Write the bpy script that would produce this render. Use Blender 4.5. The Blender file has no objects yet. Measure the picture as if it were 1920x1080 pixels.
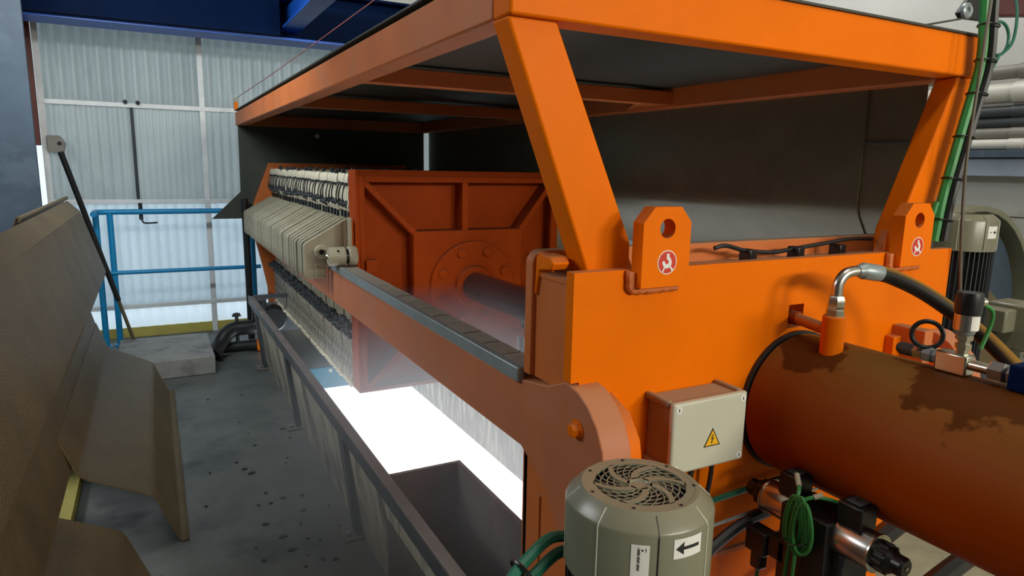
import bpy, bmesh, math, random
from mathutils import Vector, Matrix
random.seed(7)
PI = math.pi
scene = bpy.context.scene
COL = scene.collection

# ---------------------------------------------------------------- camera, world, lights, exposure
cam_d = bpy.data.cameras.new('camera'); cam = bpy.data.objects.new('camera', cam_d); COL.objects.link(cam)
cam_d.sensor_width = 36.0; cam_d.lens = 36.0 * 1262 / 1920; cam_d.clip_start = 0.02
_X = Vector((0.88416221, 0.06634021, -0.46244585)); _Y = Vector((-0.4668154, 0.16455587, -0.86891009)); _Z = Vector((0.01845451, 0.98413431, 0.17646271))
cam.matrix_world = Matrix.Translation((0, 0, 1.5)) @ Matrix((_X, _Y, _Z)).to_4x4()
scene.camera = cam

w = bpy.data.worlds.new('daylight'); scene.world = w; w.use_nodes = True
w.node_tree.nodes['Background'].inputs[0].default_value = (0.74, 0.88, 1.0, 1)
w.node_tree.nodes['Background'].inputs[1].default_value = 1.25

def area(name, loc, target, sx, sy, power, color=(1, 1, 1)):
    l = bpy.data.lights.new(name, 'AREA'); l.shape = 'RECTANGLE'; l.size = sx; l.size_y = sy; l.energy = power; l.color = color
    o = bpy.data.objects.new(name, l); COL.objects.link(o); o.location = loc
    o.rotation_euler = (Vector(target) - Vector(loc)).to_track_quat('-Z', 'Y').to_euler()
    return o
area('hall_lamp_a', (3.3, -4.0, 2.7), (1.4, 1.2, 1.0), 1.3, 0.3, 112, (1.0, 0.94, 0.80))
area('hall_lamp_b', (1.5, -4.0, 2.7), (1.2, 1.2, 1.0), 1.3, 0.3, 108, (1.0, 0.94, 0.80))
area('hall_lamp_c', (1.5, 0.4, 4.1), (1.5, 0.4, 0.0), 1.3, 0.3, 22, (1.0, 0.97, 0.9))
area('hall_lamp_d', (3.3, 3.2, 4.1), (3.3, 3.2, 0.0), 1.3, 0.3, 45, (1.0, 0.97, 0.92))
area('left_daylight_fill', (-2.9, 3.3, 3.1), (0.8, 3.0, 1.0), 2.6, 1.0, 105, (0.92, 0.96, 1.0))  # added fill for daylight from the left; no window is built
area('door_lamp', (-0.5, 3.3, 2.85), (0.1, 6.5, 1.4), 1.2, 0.15, 40, (0.9, 0.97, 1.0))
area('lower_daylight_fill', (3.2, 7.0, -0.45), (3.2, 7.0, -3.0), 5.0, 6.0, 1300, (0.93, 0.97, 1.0))  # added lamp standing in for daylight on the lower floor

vs = scene.view_settings
vs.view_transform = 'Standard'; vs.look = 'None'; vs.gamma = 1.0; vs.use_curve_mapping = False
vs.exposure = 0.0
scene.cycles.volume_bounces = 2

# ---------------------------------------------------------------- materials
MATS = {}
def nd(nt, t, **kw):
    n = nt.nodes.new(t)
    for k, v in kw.items():
        if k in n.inputs: n.inputs[k].default_value = v
        else: setattr(n, k, v)
    return n
def mat(name, col, rough=0.5, metal=0.0, var=0.15, scale=6.0, dust=0.0, dust_col=(0.20, 0.155, 0.10), bump=0.0, bscale=60.0,
        stain=None, stain_scale=3.0, stain_lo=0.5, stain_hi=0.62, spec=0.5, trans=0.0, trans_col=None, coat=0.0, dust_lo=0.35, stretch=None, stain_rough=None):
    m = bpy.data.materials.new(name); m.use_nodes = True; nt = m.node_tree
    p = nt.nodes['Principled BSDF']; out = nt.nodes['Material Output']
    L = nt.links.new
    tc = nd(nt, 'ShaderNodeTexCoord'); co = tc.outputs['Object']
    if stretch:
        mp = nd(nt, 'ShaderNodeMapping'); mp.inputs['Scale'].default_value = stretch; L(co, mp.inputs[0]); co = mp.outputs[0]
    nz = nd(nt, 'ShaderNodeTexNoise', Scale=scale, Detail=6.0, Roughness=0.6); L(co, nz.inputs['Vector'])
    rmp = nd(nt, 'ShaderNodeMapRange'); rmp.inputs['From Min'].default_value = 0.3; rmp.inputs['From Max'].default_value = 0.7
    rmp.inputs['To Min'].default_value = 1 - var; rmp.inputs['To Max'].default_value = 1 + var; L(nz.outputs['Fac'], rmp.inputs['Value'])
    mul = nd(nt, 'ShaderNodeVectorMath', operation='SCALE'); mul.inputs[0].default_value = col; L(rmp.outputs[0], mul.inputs['Scale'])
    c = mul.outputs[0]
    def mixc(fac, a, b):
        mx = nd(nt, 'ShaderNodeMix', data_type='RGBA')
        L(fac, mx.inputs[0]); L(a, mx.inputs[6]); mx.inputs[7].default_value = (*b, 1); return mx.outputs[2]
    p.inputs['Roughness'].default_value = rough
    if stain:
        n2 = nd(nt, 'ShaderNodeTexNoise', Scale=stain_scale, Detail=8.0, Roughness=0.65); L(co, n2.inputs['Vector'])
        r2 = nd(nt, 'ShaderNodeMapRange'); r2.inputs['From Min'].default_value = stain_lo; r2.inputs['From Max'].default_value = stain_hi
        L(n2.outputs['Fac'], r2.inputs['Value']); c = mixc(r2.outputs[0], c, stain)
        if stain_rough is not None:
            r4 = nd(nt, 'ShaderNodeMapRange'); r4.inputs['To Min'].default_value = rough; r4.inputs['To Max'].default_value = stain_rough
            L(r2.outputs[0], r4.inputs['Value']); L(r4.outputs[0], p.inputs['Roughness'])
    if dust:
        g = nd(nt, 'ShaderNodeNewGeometry'); sx = nd(nt, 'ShaderNodeSeparateXYZ'); L(g.outputs['Normal'], sx.inputs[0])
        r3 = nd(nt, 'ShaderNodeMapRange'); r3.inputs['From Min'].default_value = dust_lo; r3.inputs['From Max'].default_value = 0.95
        r3.inputs['To Max'].default_value = dust; L(sx.outputs['Z'], r3.inputs['Value'])
        mm = nd(nt, 'ShaderNodeMath', operation='MULTIPLY'); L(r3.outputs[0], mm.inputs[0]); L(rmp.outputs[0], mm.inputs[1])
        c = mixc(mm.outputs[0], c, dust_col)
    L(c, p.inputs['Base Color'])
    p.inputs['Metallic'].default_value = metal
    p.inputs['Specular IOR Level'].default_value = spec
    p.inputs['Coat Weight'].default_value = coat
    if bump:
        nb = nd(nt, 'ShaderNodeTexNoise', Scale=bscale, Detail=4.0); L(tc.outputs['Object'], nb.inputs['Vector'])
        b = nd(nt, 'ShaderNodeBump', Strength=bump, Distance=0.01); L(nb.outputs['Fac'], b.inputs['Height']); L(b.outputs[0], p.inputs['Normal'])
    if trans:
        t = nd(nt, 'ShaderNodeBsdfTranslucent')
        if trans_col: t.inputs[0].default_value = (*trans_col, 1)
        else: L(c, t.inputs[0])
        ms = nd(nt, 'ShaderNodeMixShader'); ms.inputs[0].default_value = trans
        L(p.outputs[0], ms.inputs[1]); L(t.outputs[0], ms.inputs[2]); L(ms.outputs[0], out.inputs[0])
    MATS[name] = m
    return m
ORANGE = (0.83, 0.166, 0.0005)
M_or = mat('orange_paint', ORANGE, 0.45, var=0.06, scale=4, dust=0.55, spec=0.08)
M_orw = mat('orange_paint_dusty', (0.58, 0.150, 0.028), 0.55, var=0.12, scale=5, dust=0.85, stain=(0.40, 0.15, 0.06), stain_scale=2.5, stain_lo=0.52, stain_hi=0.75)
M_raild = mat('rail_paint_dust_haze', (0.52, 0.165, 0.065), 0.55, var=0.12, scale=5, dust=0.5, dust_col=(0.42, 0.21, 0.09), stain=(0.40, 0.17, 0.09), stain_scale=2.5, stain_lo=0.5, stain_hi=0.75)  # dusty orange, washed paler for haze glare put into the colour
M_head = mat('orange_paint_shaded', (0.33, 0.045, 0.0015), 0.55, spec=0.08, var=0.12, scale=5, dust=0.6, dust_col=(0.12, 0.07, 0.04))  # orange darkened to hold the canopy's shade over the head
M_floor = mat('concrete_floor', (0.13, 0.14, 0.135), 0.5, var=0.25, scale=3, bump=0.15, bscale=40, stain=(0.06, 0.068, 0.07), stain_scale=2.2, stain_lo=0.52, stain_hi=0.66)
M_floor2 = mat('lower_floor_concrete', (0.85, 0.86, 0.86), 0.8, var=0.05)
M_wall = mat('white_painted_wall', (0.62, 0.63, 0.60), 0.7, var=0.06, scale=2, stain=(0.40, 0.41, 0.40), stain_scale=1.6, stain_lo=0.62, stain_hi=0.75)
M_dark = mat('dark_hall_wall', (0.05, 0.055, 0.06), 0.8)
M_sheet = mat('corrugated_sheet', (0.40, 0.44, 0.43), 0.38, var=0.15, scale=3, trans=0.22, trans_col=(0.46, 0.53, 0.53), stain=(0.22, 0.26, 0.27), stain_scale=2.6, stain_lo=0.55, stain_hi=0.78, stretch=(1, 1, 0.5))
M_sheetm = mat('pale_corrugated_sheet', (0.52, 0.58, 0.60), 0.38, var=0.12, scale=3, trans=0.42, trans_col=(0.62, 0.73, 0.78), stain=(0.20, 0.26, 0.28), stain_scale=2.4, stain_lo=0.58, stain_hi=0.80, stretch=(1, 1, 0.5))  # middle row made paler and more translucent for its brighter light
M_sheetb = mat('lit_corrugated_sheet', (0.7, 0.75, 0.76), 0.4, var=0.08, scale=3, trans=0.85, trans_col=(0.92, 0.98, 1.0))  # bottom row's strong daylight put in as pale, very translucent sheet
M_frame = mat('white_steel_frame', (0.82, 0.86, 0.86), 0.5, var=0.1)
M_joint = mat('dark_joint', (0.02, 0.03, 0.035), 0.6)
M_yellow = mat('yellow_board', (0.62, 0.55, 0.16), 0.6, var=0.1, trans=0.3)
M_blued = mat('shaded_blue_steel', (0.0012, 0.010, 0.045), 0.6, var=0.3, scale=3, spec=0.05)  # beam blue with the recessed web's shade put into the colour
M_blueb = mat('lit_blue_steel', (0.012, 0.12, 0.62), 0.4, var=0.1, scale=5)  # same beam blue, brightened where light catches the bottom flange
M_col = mat('slate_blue_steel', (0.045, 0.072, 0.105), 0.55, var=0.2, scale=3, stain=(0.065, 0.095, 0.13), stain_scale=4)
M_rail = mat('cyan_blue_paint', (0.006, 0.28, 0.60), 0.4, var=0.1)
M_tan = mat('tan_dusty_sheet', (0.165, 0.120, 0.060), 0.40, spec=0.2, var=0.2, scale=5, bump=0.8, bscale=170, dust=0.4, dust_col=(0.15, 0.12, 0.072), stain=(0.13, 0.097, 0.055), stain_scale=2.0, stain_lo=0.5, stain_hi=0.7)
M_tan2 = mat('khaki_cover_sheet', (0.15, 0.13, 0.08), 0.33, metal=0.25, var=0.12, scale=6, bump=0.05, bscale=200)
M_roof = mat('grey_roof_sheet', (0.042, 0.044, 0.036), 0.5, var=0.12, scale=4)
M_end = mat('dark_end_sheet', (0.045, 0.055, 0.042), 0.55, var=0.15)
M_plate = mat('beige_plastic', (0.40, 0.37, 0.27), 0.5, var=0.14, scale=8, dust=0.4, dust_col=(0.27, 0.24, 0.17))
M_handle = mat('grey_beige_plastic', (0.33, 0.30, 0.21), 0.5, var=0.16, scale=14)
M_cloth = mat('stained_cloth', (0.72, 0.66, 0.50), 0.85, var=0.2, scale=20, stain=(0.16, 0.14, 0.10), stain_scale=18, stain_lo=0.56, stain_hi=0.66)
M_cloth2 = mat('dirty_cloth', (0.36, 0.33, 0.26), 0.85, var=0.25, scale=20, stain=(0.09, 0.085, 0.07), stain_scale=14, stain_lo=0.48, stain_hi=0.62)
M_rubber = mat('black_rubber', (0.012, 0.013, 0.014), 0.45, var=0.2)
M_grub = mat('dark_grey_rubber', (0.035, 0.042, 0.048), 0.55, var=0.3, scale=20)
M_blk = mat('black_plastic', (0.008, 0.008, 0.009), 0.32, var=0.1)
M_steel = mat('bright_steel', (0.55, 0.53, 0.49), 0.28, metal=1.0, var=0.1)
M_zinc = mat('zinc_fitting', (0.62, 0.60, 0.50), 0.24, metal=1.0, var=0.12)
M_chrome = mat('chrome_rod', (0.09, 0.075, 0.08), 0.13, metal=0.7, var=0.04)
M_gsteel = mat('grey_steel_strip', (0.30, 0.35, 0.36), 0.4, metal=0.4, var=0.15)
M_tile = mat('dusty_steel_tile', (0.27, 0.235, 0.19), 0.7, var=0.22, scale=14)
M_motor = mat('grey_green_enamel', (0.20, 0.20, 0.138), 0.30, var=0.06, scale=5, dust=0.55, dust_col=(0.27, 0.225, 0.15), stain=(0.15, 0.14, 0.09), stain_scale=3, stain_lo=0.6, stain_hi=0.75)
M_box = mat('light_grey_plastic', (0.56, 0.56, 0.45), 0.42, var=0.05, dust=0.6, dust_col=(0.36, 0.27, 0.17))
M_boxs = mat('dusty_shaded_plastic', (0.25, 0.17, 0.11), 0.5, var=0.08, dust=0.6, dust_col=(0.36, 0.27, 0.17))  # dusty box sides, their shade and orange bounce put into the colour
M_white = mat('white_print', (0.78, 0.78, 0.74), 0.5, var=0.02)
M_red = mat('red_print', (0.60, 0.03, 0.008), 0.5, var=0.02)
M_yel = mat('yellow_print', (0.85, 0.46, 0.01), 0.5, var=0.02)
M_ink = mat('black_print', (0.012, 0.012, 0.012), 0.5, var=0.02)
M_green = mat('green_cable', (0.03, 0.22, 0.05), 0.45, var=0.1)
M_greend = mat('dark_green_hose', (0.012, 0.13, 0.075), 0.45, var=0.1)
M_hose = mat('black_hose', (0.010, 0.009, 0.008), 0.5, var=0.2, dust=1.0, dust_col=(0.34, 0.17, 0.02), spec=0.2)
M_maroon = mat('maroon_enamel', (0.07, 0.008, 0.012), 0.4, var=0.2)
M_rope = mat('grey_wire_rope', (0.13, 0.12, 0.09), 0.6)
M_cord = mat('faded_red_cord', (0.35, 0.10, 0.08), 0.7)
M_trough = mat('galvanised_panel', (0.62, 0.58, 0.47), 0.5, metal=0.0, var=0.25, scale=9, stain=(0.16, 0.15, 0.12), stain_scale=6, stretch=(1, 1, 0.4))
M_tdark = mat('dark_painted_steel', (0.08, 0.09, 0.10), 0.5, var=0.2)
M_gut = mat('brown_grey_steel', (0.17, 0.15, 0.145), 0.5, var=0.25, scale=4, stain=(0.30, 0.25, 0.20), stain_scale=5, stain_lo=0.6, stain_hi=0.7)
M_streak = mat('streaky_chute_wall', (0.62, 0.60, 0.54), 0.6, var=0.2, scale=8, stain=(0.045, 0.042, 0.04), stain_scale=22, stain_lo=0.42, stain_hi=0.52, stretch=(1, 1, 0.16))
M_bluep = mat('blue_chute_plate', (0.03, 0.25, 0.42), 0.5, var=0.1)
M_conc = mat('pale_concrete', (0.34, 0.345, 0.33), 0.75, var=0.15, stain=(0.22, 0.22, 0.21), stain_scale=5)
M_conc2 = mat('tan_concrete', (0.30, 0.265, 0.17), 0.75, var=0.2, scale=8)
M_pipe_w = mat('pale_pipe', (0.60, 0.59, 0.53), 0.45, var=0.06)
M_pipe_d = mat('dark_grey_pipe', (0.05, 0.06, 0.065), 0.5)
M_pipe_b = mat('slate_blue_tray', (0.28, 0.34, 0.42), 0.5)
M_pipe_g = mat('grey_brown_pipe', (0.22, 0.21, 0.18), 0.5)
M_rust = mat('red_brown_steel', (0.11, 0.025, 0.015), 0.6)

# cylinder paint: dusty orange with dark oil patches
def cyl_mat():
    m = mat('oily_orange_paint', (0.32, 0.045, 0.0005), 0.55, var=0.1, scale=5, dust=0.92, dust_col=(0.15, 0.075, 0.018), dust_lo=-0.15, spec=0.08)
    nt = m.node_tree; p = nt.nodes['Principled BSDF']; L = nt.links.new
    src = p.inputs['Base Color'].links[0].from_socket
    tc = nd(nt, 'ShaderNodeTexCoord'); nz = nd(nt, 'ShaderNodeTexNoise', Scale=14.0, Detail=5.0); L(tc.outputs['Object'], nz.inputs['Vector'])
    fac = None
    for (cx, cy, cz, s) in ((-0.03, 0.74, 0.19, 7.5), (-0.07, 1.10, 0.18, 11.0), (0.0, 0.60, 0.19, 9.0)):
        sub = nd(nt, 'ShaderNodeVectorMath', operation='SUBTRACT'); L(tc.outputs['Object'], sub.inputs[0]); sub.inputs[1].default_value = (cx, cy, cz)
        ln = nd(nt, 'ShaderNodeVectorMath', operation='LENGTH'); L(sub.outputs[0], ln.inputs[0])
        a = nd(nt, 'ShaderNodeMath', operation='MULTIPLY_ADD'); L(ln.outputs['Value'], a.inputs[0]); a.inputs[1].default_value = s
        nn = nd(nt, 'ShaderNodeMath', operation='SUBTRACT'); L(nz.outputs['Fac'], nn.inputs[0]); nn.inputs[1].default_value = 0.5
        n3 = nd(nt, 'ShaderNodeMath', operation='MULTIPLY'); L(nn.outputs[0], n3.inputs[0]); n3.inputs[1].default_value = 1.6
        L(n3.outputs[0], a.inputs[2])
        r = nd(nt, 'ShaderNodeMapRange'); r.inputs['From Min'].default_value = 1.02; r.inputs['From Max'].default_value = 0.92; L(a.outputs[0], r.inputs['Value'])
        if fac is None: fac = r.outputs[0]
        else:
            mx = nd(nt, 'ShaderNodeMath', operation='MAXIMUM'); L(fac, mx.inputs[0]); L(r.outputs[0], mx.inputs[1]); fac = mx.outputs[0]
    mx = nd(nt, 'ShaderNodeMix', data_type='RGBA'); L(fac, mx.inputs[0]); L(src, mx.inputs[6]); mx.inputs[7].default_value = (0.085, 0.024, 0.003, 1)
    L(mx.outputs[2], p.inputs['Base Color'])
    return m
M_cyl = cyl_mat()

# ---------------------------------------------------------------- mesh helpers
class MB:
    def __init__(s): s.bm = bmesh.new()
    def box(s, x0, x1, y0, y1, z0, z1):
        v = [s.bm.verts.new(p) for p in ((x0,y0,z0),(x1,y0,z0),(x1,y1,z0),(x0,y1,z0),(x0,y0,z1),(x1,y0,z1),(x1,y1,z1),(x0,y1,z1))]
        for f in ((0,3,2,1),(4,5,6,7),(0,1,5,4),(1,2,6,5),(2,3,7,6),(3,0,4,7)): s.bm.faces.new([v[i] for i in f])
        return s
    def prism(s, pts, axis, a0, a1):
        # pts: 2-D outline; axis x: (y,z), axis y: (x,z), axis z: (x,y)
        def P(p, a):
            return (a, p[0], p[1]) if axis == 'x' else (p[0], a, p[1]) if axis == 'y' else (p[0], p[1], a)
        A = [s.bm.verts.new(P(p, a0)) for p in pts]; B = [s.bm.verts.new(P(p, a1)) for p in pts]
        n = len(pts)
        s.bm.faces.new(A); s.bm.faces.new(B[::-1])
        for i in range(n): s.bm.faces.new((A[i], B[i], B[(i+1) % n], A[(i+1) % n]))
        return s
    def sheet(s, pts, axis, a0, a1, t=0.003):
        # open 2-D profile given thickness t and extruded
        up = []
        for i, p in enumerate(pts):
            a = Vector(pts[max(i-1, 0)]); b = Vector(pts[min(i+1, len(pts)-1)]); d = (b - a).normalized(); nrm = Vector((-d.y, d.x))
            up.append((p[0] + nrm.x*t, p[1] + nrm.y*t))
        return s.prism(list(pts) + up[::-1], axis, a0, a1)
    def ringplate(s, outer, inner, axis, a0, a1):
        def P(p, a):
            return (a, p[0], p[1]) if axis == 'x' else (p[0], a, p[1]) if axis == 'y' else (p[0], p[1], a)
        n = len(outer); V = [[s.bm.verts.new(P(p, a)) for p in L] for a in (a0, a1) for L in (outer, inner)]
        for i in range(n):
            j = (i+1) % n
            s.bm.faces.new((V[0][i], V[0][j], V[1][j], V[1][i])); s.bm.faces.new((V[2][j], V[2][i], V[3][i], V[3][j]))
            s.bm.faces.new((V[0][j], V[0][i], V[2][i], V[2][j])); s.bm.faces.new((V[1][i], V[1][j], V[3][j], V[3][i]))
        return s
    def tube(s, pts, r, n=10, cap=True, rs=None):
        pts = [Vector(p) for p in pts]; rings = []
        t0 = (pts[1]-pts[0]).normalized(); u = t0.orthogonal().normalized()
        for i, p in enumerate(pts):
            t = (pts[min(i+1, len(pts)-1)] - pts[max(i-1, 0)]).normalized()
            u = (u - t*u.dot(t)).normalized(); v = t.cross(u); rr = rs[i] if rs else r
            rings.append([s.bm.verts.new(p + (u*math.cos(2*PI*k/n) + v*math.sin(2*PI*k/n))*rr) for k in range(n)])
        for a, b in zip(rings, rings[1:]):
            for k in range(n): s.bm.faces.new((a[k], a[(k+1) % n], b[(k+1) % n], b[k]))
        if cap: s.bm.faces.new(rings[0][::-1]); s.bm.faces.new(rings[-1])
        return s
    def cyl(s, p0, p1, r, n=24, r1=None): return s.tube([p0, p1], r, n, True, [r, r if r1 is None else r1])
    def lathe(s, base, d, prof, n=32, rot=0.0, cap=True):
        # prof: (radius, height along d)
        base = Vector(base); d = Vector(d).normalized(); u = d.orthogonal().normalized(); v = d.cross(u); rings = []
        for r, h in prof:
            if r < 1e-6: rings.append([s.bm.verts.new(base + d*h)])
            else: rings.append([s.bm.verts.new(base + d*h + (u*math.cos(2*PI*k/n+rot) + v*math.sin(2*PI*k/n+rot))*r) for k in range(n)])
        for a, b in zip(rings, rings[1:]):
            for k in range(n):
                k2 = (k+1) % n
                q = [a[k % len(a)], a[k2 % len(a)], b[k2 % len(b)], b[k % len(b)]]
                q = list(dict.fromkeys(q))
                if len(q) > 2: s.bm.faces.new(q)
        for g in (rings[0], rings[-1]):
            if cap and len(g) > 2: s.bm.faces.new(g)
        return s
    def torus(s, c, nrm, R, r, n=32, m=10, arc=1.0, a0=0.0):
        nrm = Vector(nrm).normalized(); u = nrm.orthogonal().normalized(); v = nrm.cross(u); c = Vector(c)
        pts = [c + (u*math.cos(a0+2*PI*arc*k/n) + v*math.sin(a0+2*PI*arc*k/n))*R for k in range(n+1)]
        return s.tube(pts, r, m, arc < 1)
    def build(s, name, m, parent=None, bevel=0.0, smooth=True, seg=2, angle=35):
        bm = s.bm
        bmesh.ops.recalc_face_normals(bm, faces=bm.faces)
        o0 = Vector((0, 0, 0)); q = parent
        while q is not None: o0 = o0 + q.location; q = q.parent
        if o0.length > 0: bmesh.ops.translate(bm, verts=bm.verts, vec=-o0)
        me = bpy.data.meshes.new(name); bm.to_mesh(me); bm.free(); me.materials.append(m)
        if smooth:
            me.polygons.foreach_set('use_smooth', [True]*len(me.polygons)); me.set_sharp_from_angle(angle=math.radians(angle))
        o = bpy.data.objects.new(name, me); COL.objects.link(o)
        if parent: o.parent = parent
        if bevel:
            b = o.modifiers.new('bevel', 'BEVEL'); b.width = bevel; b.segments = seg; b.limit_method = 'ANGLE'; b.angle_limit = math.radians(40)
        return o
def crom(pts, k=8):
    P = [Vector(p) for p in pts]; P = [P[0]*2-P[1]] + P + [P[-1]*2-P[-2]]; out = []
    for i in range(1, len(P)-2):
        for j in range(k):
            t = j/k; a, b, c, d = P[i-1:i+3]
            out.append(0.5*((2*b) + (c-a)*t + (2*a-5*b+4*c-d)*t*t + (3*b-a-3*c+d)*t**3))
    out.append(P[-2]); return out
def thing(name, label, cat, loc=(0, 0, 0), group=None):
    o = bpy.data.objects.new(name, None); COL.objects.link(o); o.location = loc; o.empty_display_size = 0.1
    o['label'] = label; o['category'] = cat
    if group: o['group'] = group
    return o
def tag(o, label, cat, group=None):
    o['label'] = label; o['category'] = cat
    if group: o['group'] = group
    return o
def struct(o, label=None):
    o['kind'] = 'structure'
    if label: o['label'] = label
    return o
def circ(cx, cy, r, n=24, a0=0.0): return [(cx + r*math.cos(a0+2*PI*k/n), cy + r*math.sin(a0+2*PI*k/n)) for k in range(n)]
def hexbolt(name, m, parent, c, d, r, h, washer=True):
    mb = MB(); mb.lathe(c, d, [(r, 0), (r, h*0.8), (r*0.8, h)], 6)
    if washer: mb.lathe(c, d, [(r*1.4, -0.001), (r*1.4, h*0.18)], 20)
    return mb.build(name, m, parent)

# ================================================================ THE SETTING
f = MB()
f.box(-3.0, 0.69, -4.5, 6.75, -0.15, 0); f.box(2.15, 5.0, -4.5, 6.75, -0.15, 0)
f.box(0.69, 2.15, -4.5, 1.0, -0.15, 0); f.box(0.69, 2.15, 5.95, 6.75, -0.15, 0)
struct(f.build('floor', M_floor), 'dark grey stained concrete mezzanine floor')
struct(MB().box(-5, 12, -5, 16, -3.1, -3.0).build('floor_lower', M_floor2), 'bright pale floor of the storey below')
struct(MB().box(2.2, 4.95, -4.4, 2.6, 0.0, 0.004).build('floor_right', M_conc2), 'tan concrete floor beside the press')
struct(MB().box(-3.1, -3.0, -4.5, 6.75, -0.15, 4.3).build('wall_left', M_dark))
struct(MB().box(-3.0, 5.0, -4.6, -4.5, -0.15, 4.3).build('wall_front', M_wall))
struct(MB().box(-3.1, 5.1, -4.6, 6.8, 4.3, 4.4).build('ceiling', M_wall))
# right wall: white blockwork with joints
wr = struct(MB().box(4.56, 4.7, -4.5, 6.75, -0.15, 4.3).build('wall_right', M_wall), 'white painted block wall with pipes along it')
for i, zr in enumerate((0.45, 0.72, 0.99, 1.26)):
    for j in range(11):
        y0 = -0.2 + j*0.5 + (0.25 if i % 2 else 0)
        MB().box(4.54, 4.565, y0+0.004, y0+0.496, zr+0.004, zr+0.266).build('block', M_wall, wr, bevel=0.004)
# back wall: steel frame and corrugated sheets
YW = 6.5
fr = MB()
XC = [-0.72, 0.42, 1.55, 2.7, 3.85, 4.95]; ZR = [0.0, 0.27, 1.16, 1.94, 2.95]
for x in XC: fr.box(x-0.022, x+0.022, YW-0.03, YW+0.03, -0.02, 4.3)
for z in ZR[1:]: fr.box(-0.74, 4.97, YW-0.035, YW+0.02, z-0.018, z+0.018)
wb = struct(fr.build('wall_back', M_frame, bevel=0.003), 'corrugated sheet wall in a white steel frame')
def corr(x0, x1, z0, z1, y, pitch, dep, m):
    n = max(2, round((x1-x0)/pitch)); p = (x1-x0)/n; prof = []
    for i in range(n):
        b = x0 + i*p
        prof += [(b+p*q/8, dep*(0.5-0.5*math.cos(2*PI*q/8))**0.7) for q in range(8)]
    prof.append((x1, 0))
    mb = MB()
    A = [mb.bm.verts.new((a, y-c, z0)) for a, c in prof]; B = [mb.bm.verts.new((a, y-c, z1)) for a, c in prof]
    for i in range(len(prof)-1): mb.bm.faces.new((A[i], A[i+1], B[i+1], B[i]))
    return mb.build('panel', m, wb, angle=70)
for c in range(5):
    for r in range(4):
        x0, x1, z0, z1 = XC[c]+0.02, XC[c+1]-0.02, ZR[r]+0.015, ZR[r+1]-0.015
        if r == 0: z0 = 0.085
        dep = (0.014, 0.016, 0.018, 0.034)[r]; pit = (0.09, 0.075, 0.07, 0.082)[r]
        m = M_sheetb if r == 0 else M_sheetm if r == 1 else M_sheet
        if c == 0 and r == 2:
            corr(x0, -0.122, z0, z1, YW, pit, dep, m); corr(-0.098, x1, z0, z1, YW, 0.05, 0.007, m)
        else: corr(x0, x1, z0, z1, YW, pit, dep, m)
MB().box(-0.122, -0.098, YW-0.02, YW+0.01, 1.17, 1.93).build('joint_strip', M_joint, wb)
MB().box(-0.70, 4.95, YW-0.012, YW+0.012, -0.03, 0.085).build('kick_board', M_yellow, wb, bevel=0.002)
MB().box(-0.74, 4.97, YW-0.02, YW+0.02, 2.97, 4.3).build('upper_sheet', M_wall, wb)
struct(MB().box(-3.0, -0.83, YW-0.05, YW+0.05, -0.15, 4.3).build('wall_side', M_dark), 'dark solid wall beside the corrugated doors')
# small latch on the wall
la = thing('door_latch', 'small black hooked latch on the corrugated wall behind the handrail', 'latch', (-0.1, 6.46, 1.08))
MB().box(-0.115, -0.085, 6.44, 6.485, 1.01, 1.15).build('latch_body', M_blk, la, bevel=0.003)
MB().tube(crom([(-0.1, 6.44, 1.04), (-0.085, 6.41, 0.99), (-0.03, 6.40, 0.985), (0.02, 6.40, 0.988)], 6), 0.007, 8).build('hook', M_blk, la)
lb = thing('door_bracket', 'small pale bracket with dark bolt at the left door edge', 'bracket', (-0.66, 6.45, 1.62))
MB().prism([(-0.70, 1.55), (-0.60, 1.55), (-0.58, 1.62), (-0.62, 1.68), (-0.70, 1.68)], 'y', 6.42, 6.47).build('bracket_plate', M_pipe_g, lb, bevel=0.003)
MB().cyl((-0.62, 6.42, 1.62), (-0.62, 6.405, 1.62), 0.014, 12).build('bolt', M_blk, lb)
for x, z in ((-0.15, 1.965), (-0.06, 1.962)):
    tag(MB().lathe((x, 6.455, z), (0, -1, 0), [(0.016, 0), (0.016, 0.02), (0.006, 0.03)], 10).build('roller_bolt', M_joint),
        'dark roller bolt on the upper door transom, ' + ('left one' if x < -0.1 else 'right one'), 'bolt', 'bolts on the door transom')
# red brown guide post at the door edge with daylight gap
gp = thing('guide_post', 'red brown steel guide post at the edge of the corrugated door', 'post', (-0.78, 6.45, 0))
MB().box(-0.80, -0.742, 6.40, 6.46, 1.60, 2.6).build('post', M_rust, gp, bevel=0.003)
MB().box(-0.815, -0.80, 6.38, 6.46, 0.0, 2.6).build('flange', M_rust, gp, bevel=0.002)
# steel column on the left
cl = thing('steel_column', 'slate blue steel column left of the corrugated door', 'column', (-0.9, 5.1, 0))
MB().box(-1.35, -0.605, 5.0, 5.02, 0, 4.3).build('flange', M_col, cl, bevel=0.003)
MB().box(-1.0, -0.98, 5.02, 5.3, 0, 4.3).build('web', M_col, cl)
MB().box(-1.35, -0.64, 5.3, 5.32, 0, 4.3).build('flange', M_col, cl, bevel=0.003)
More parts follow.
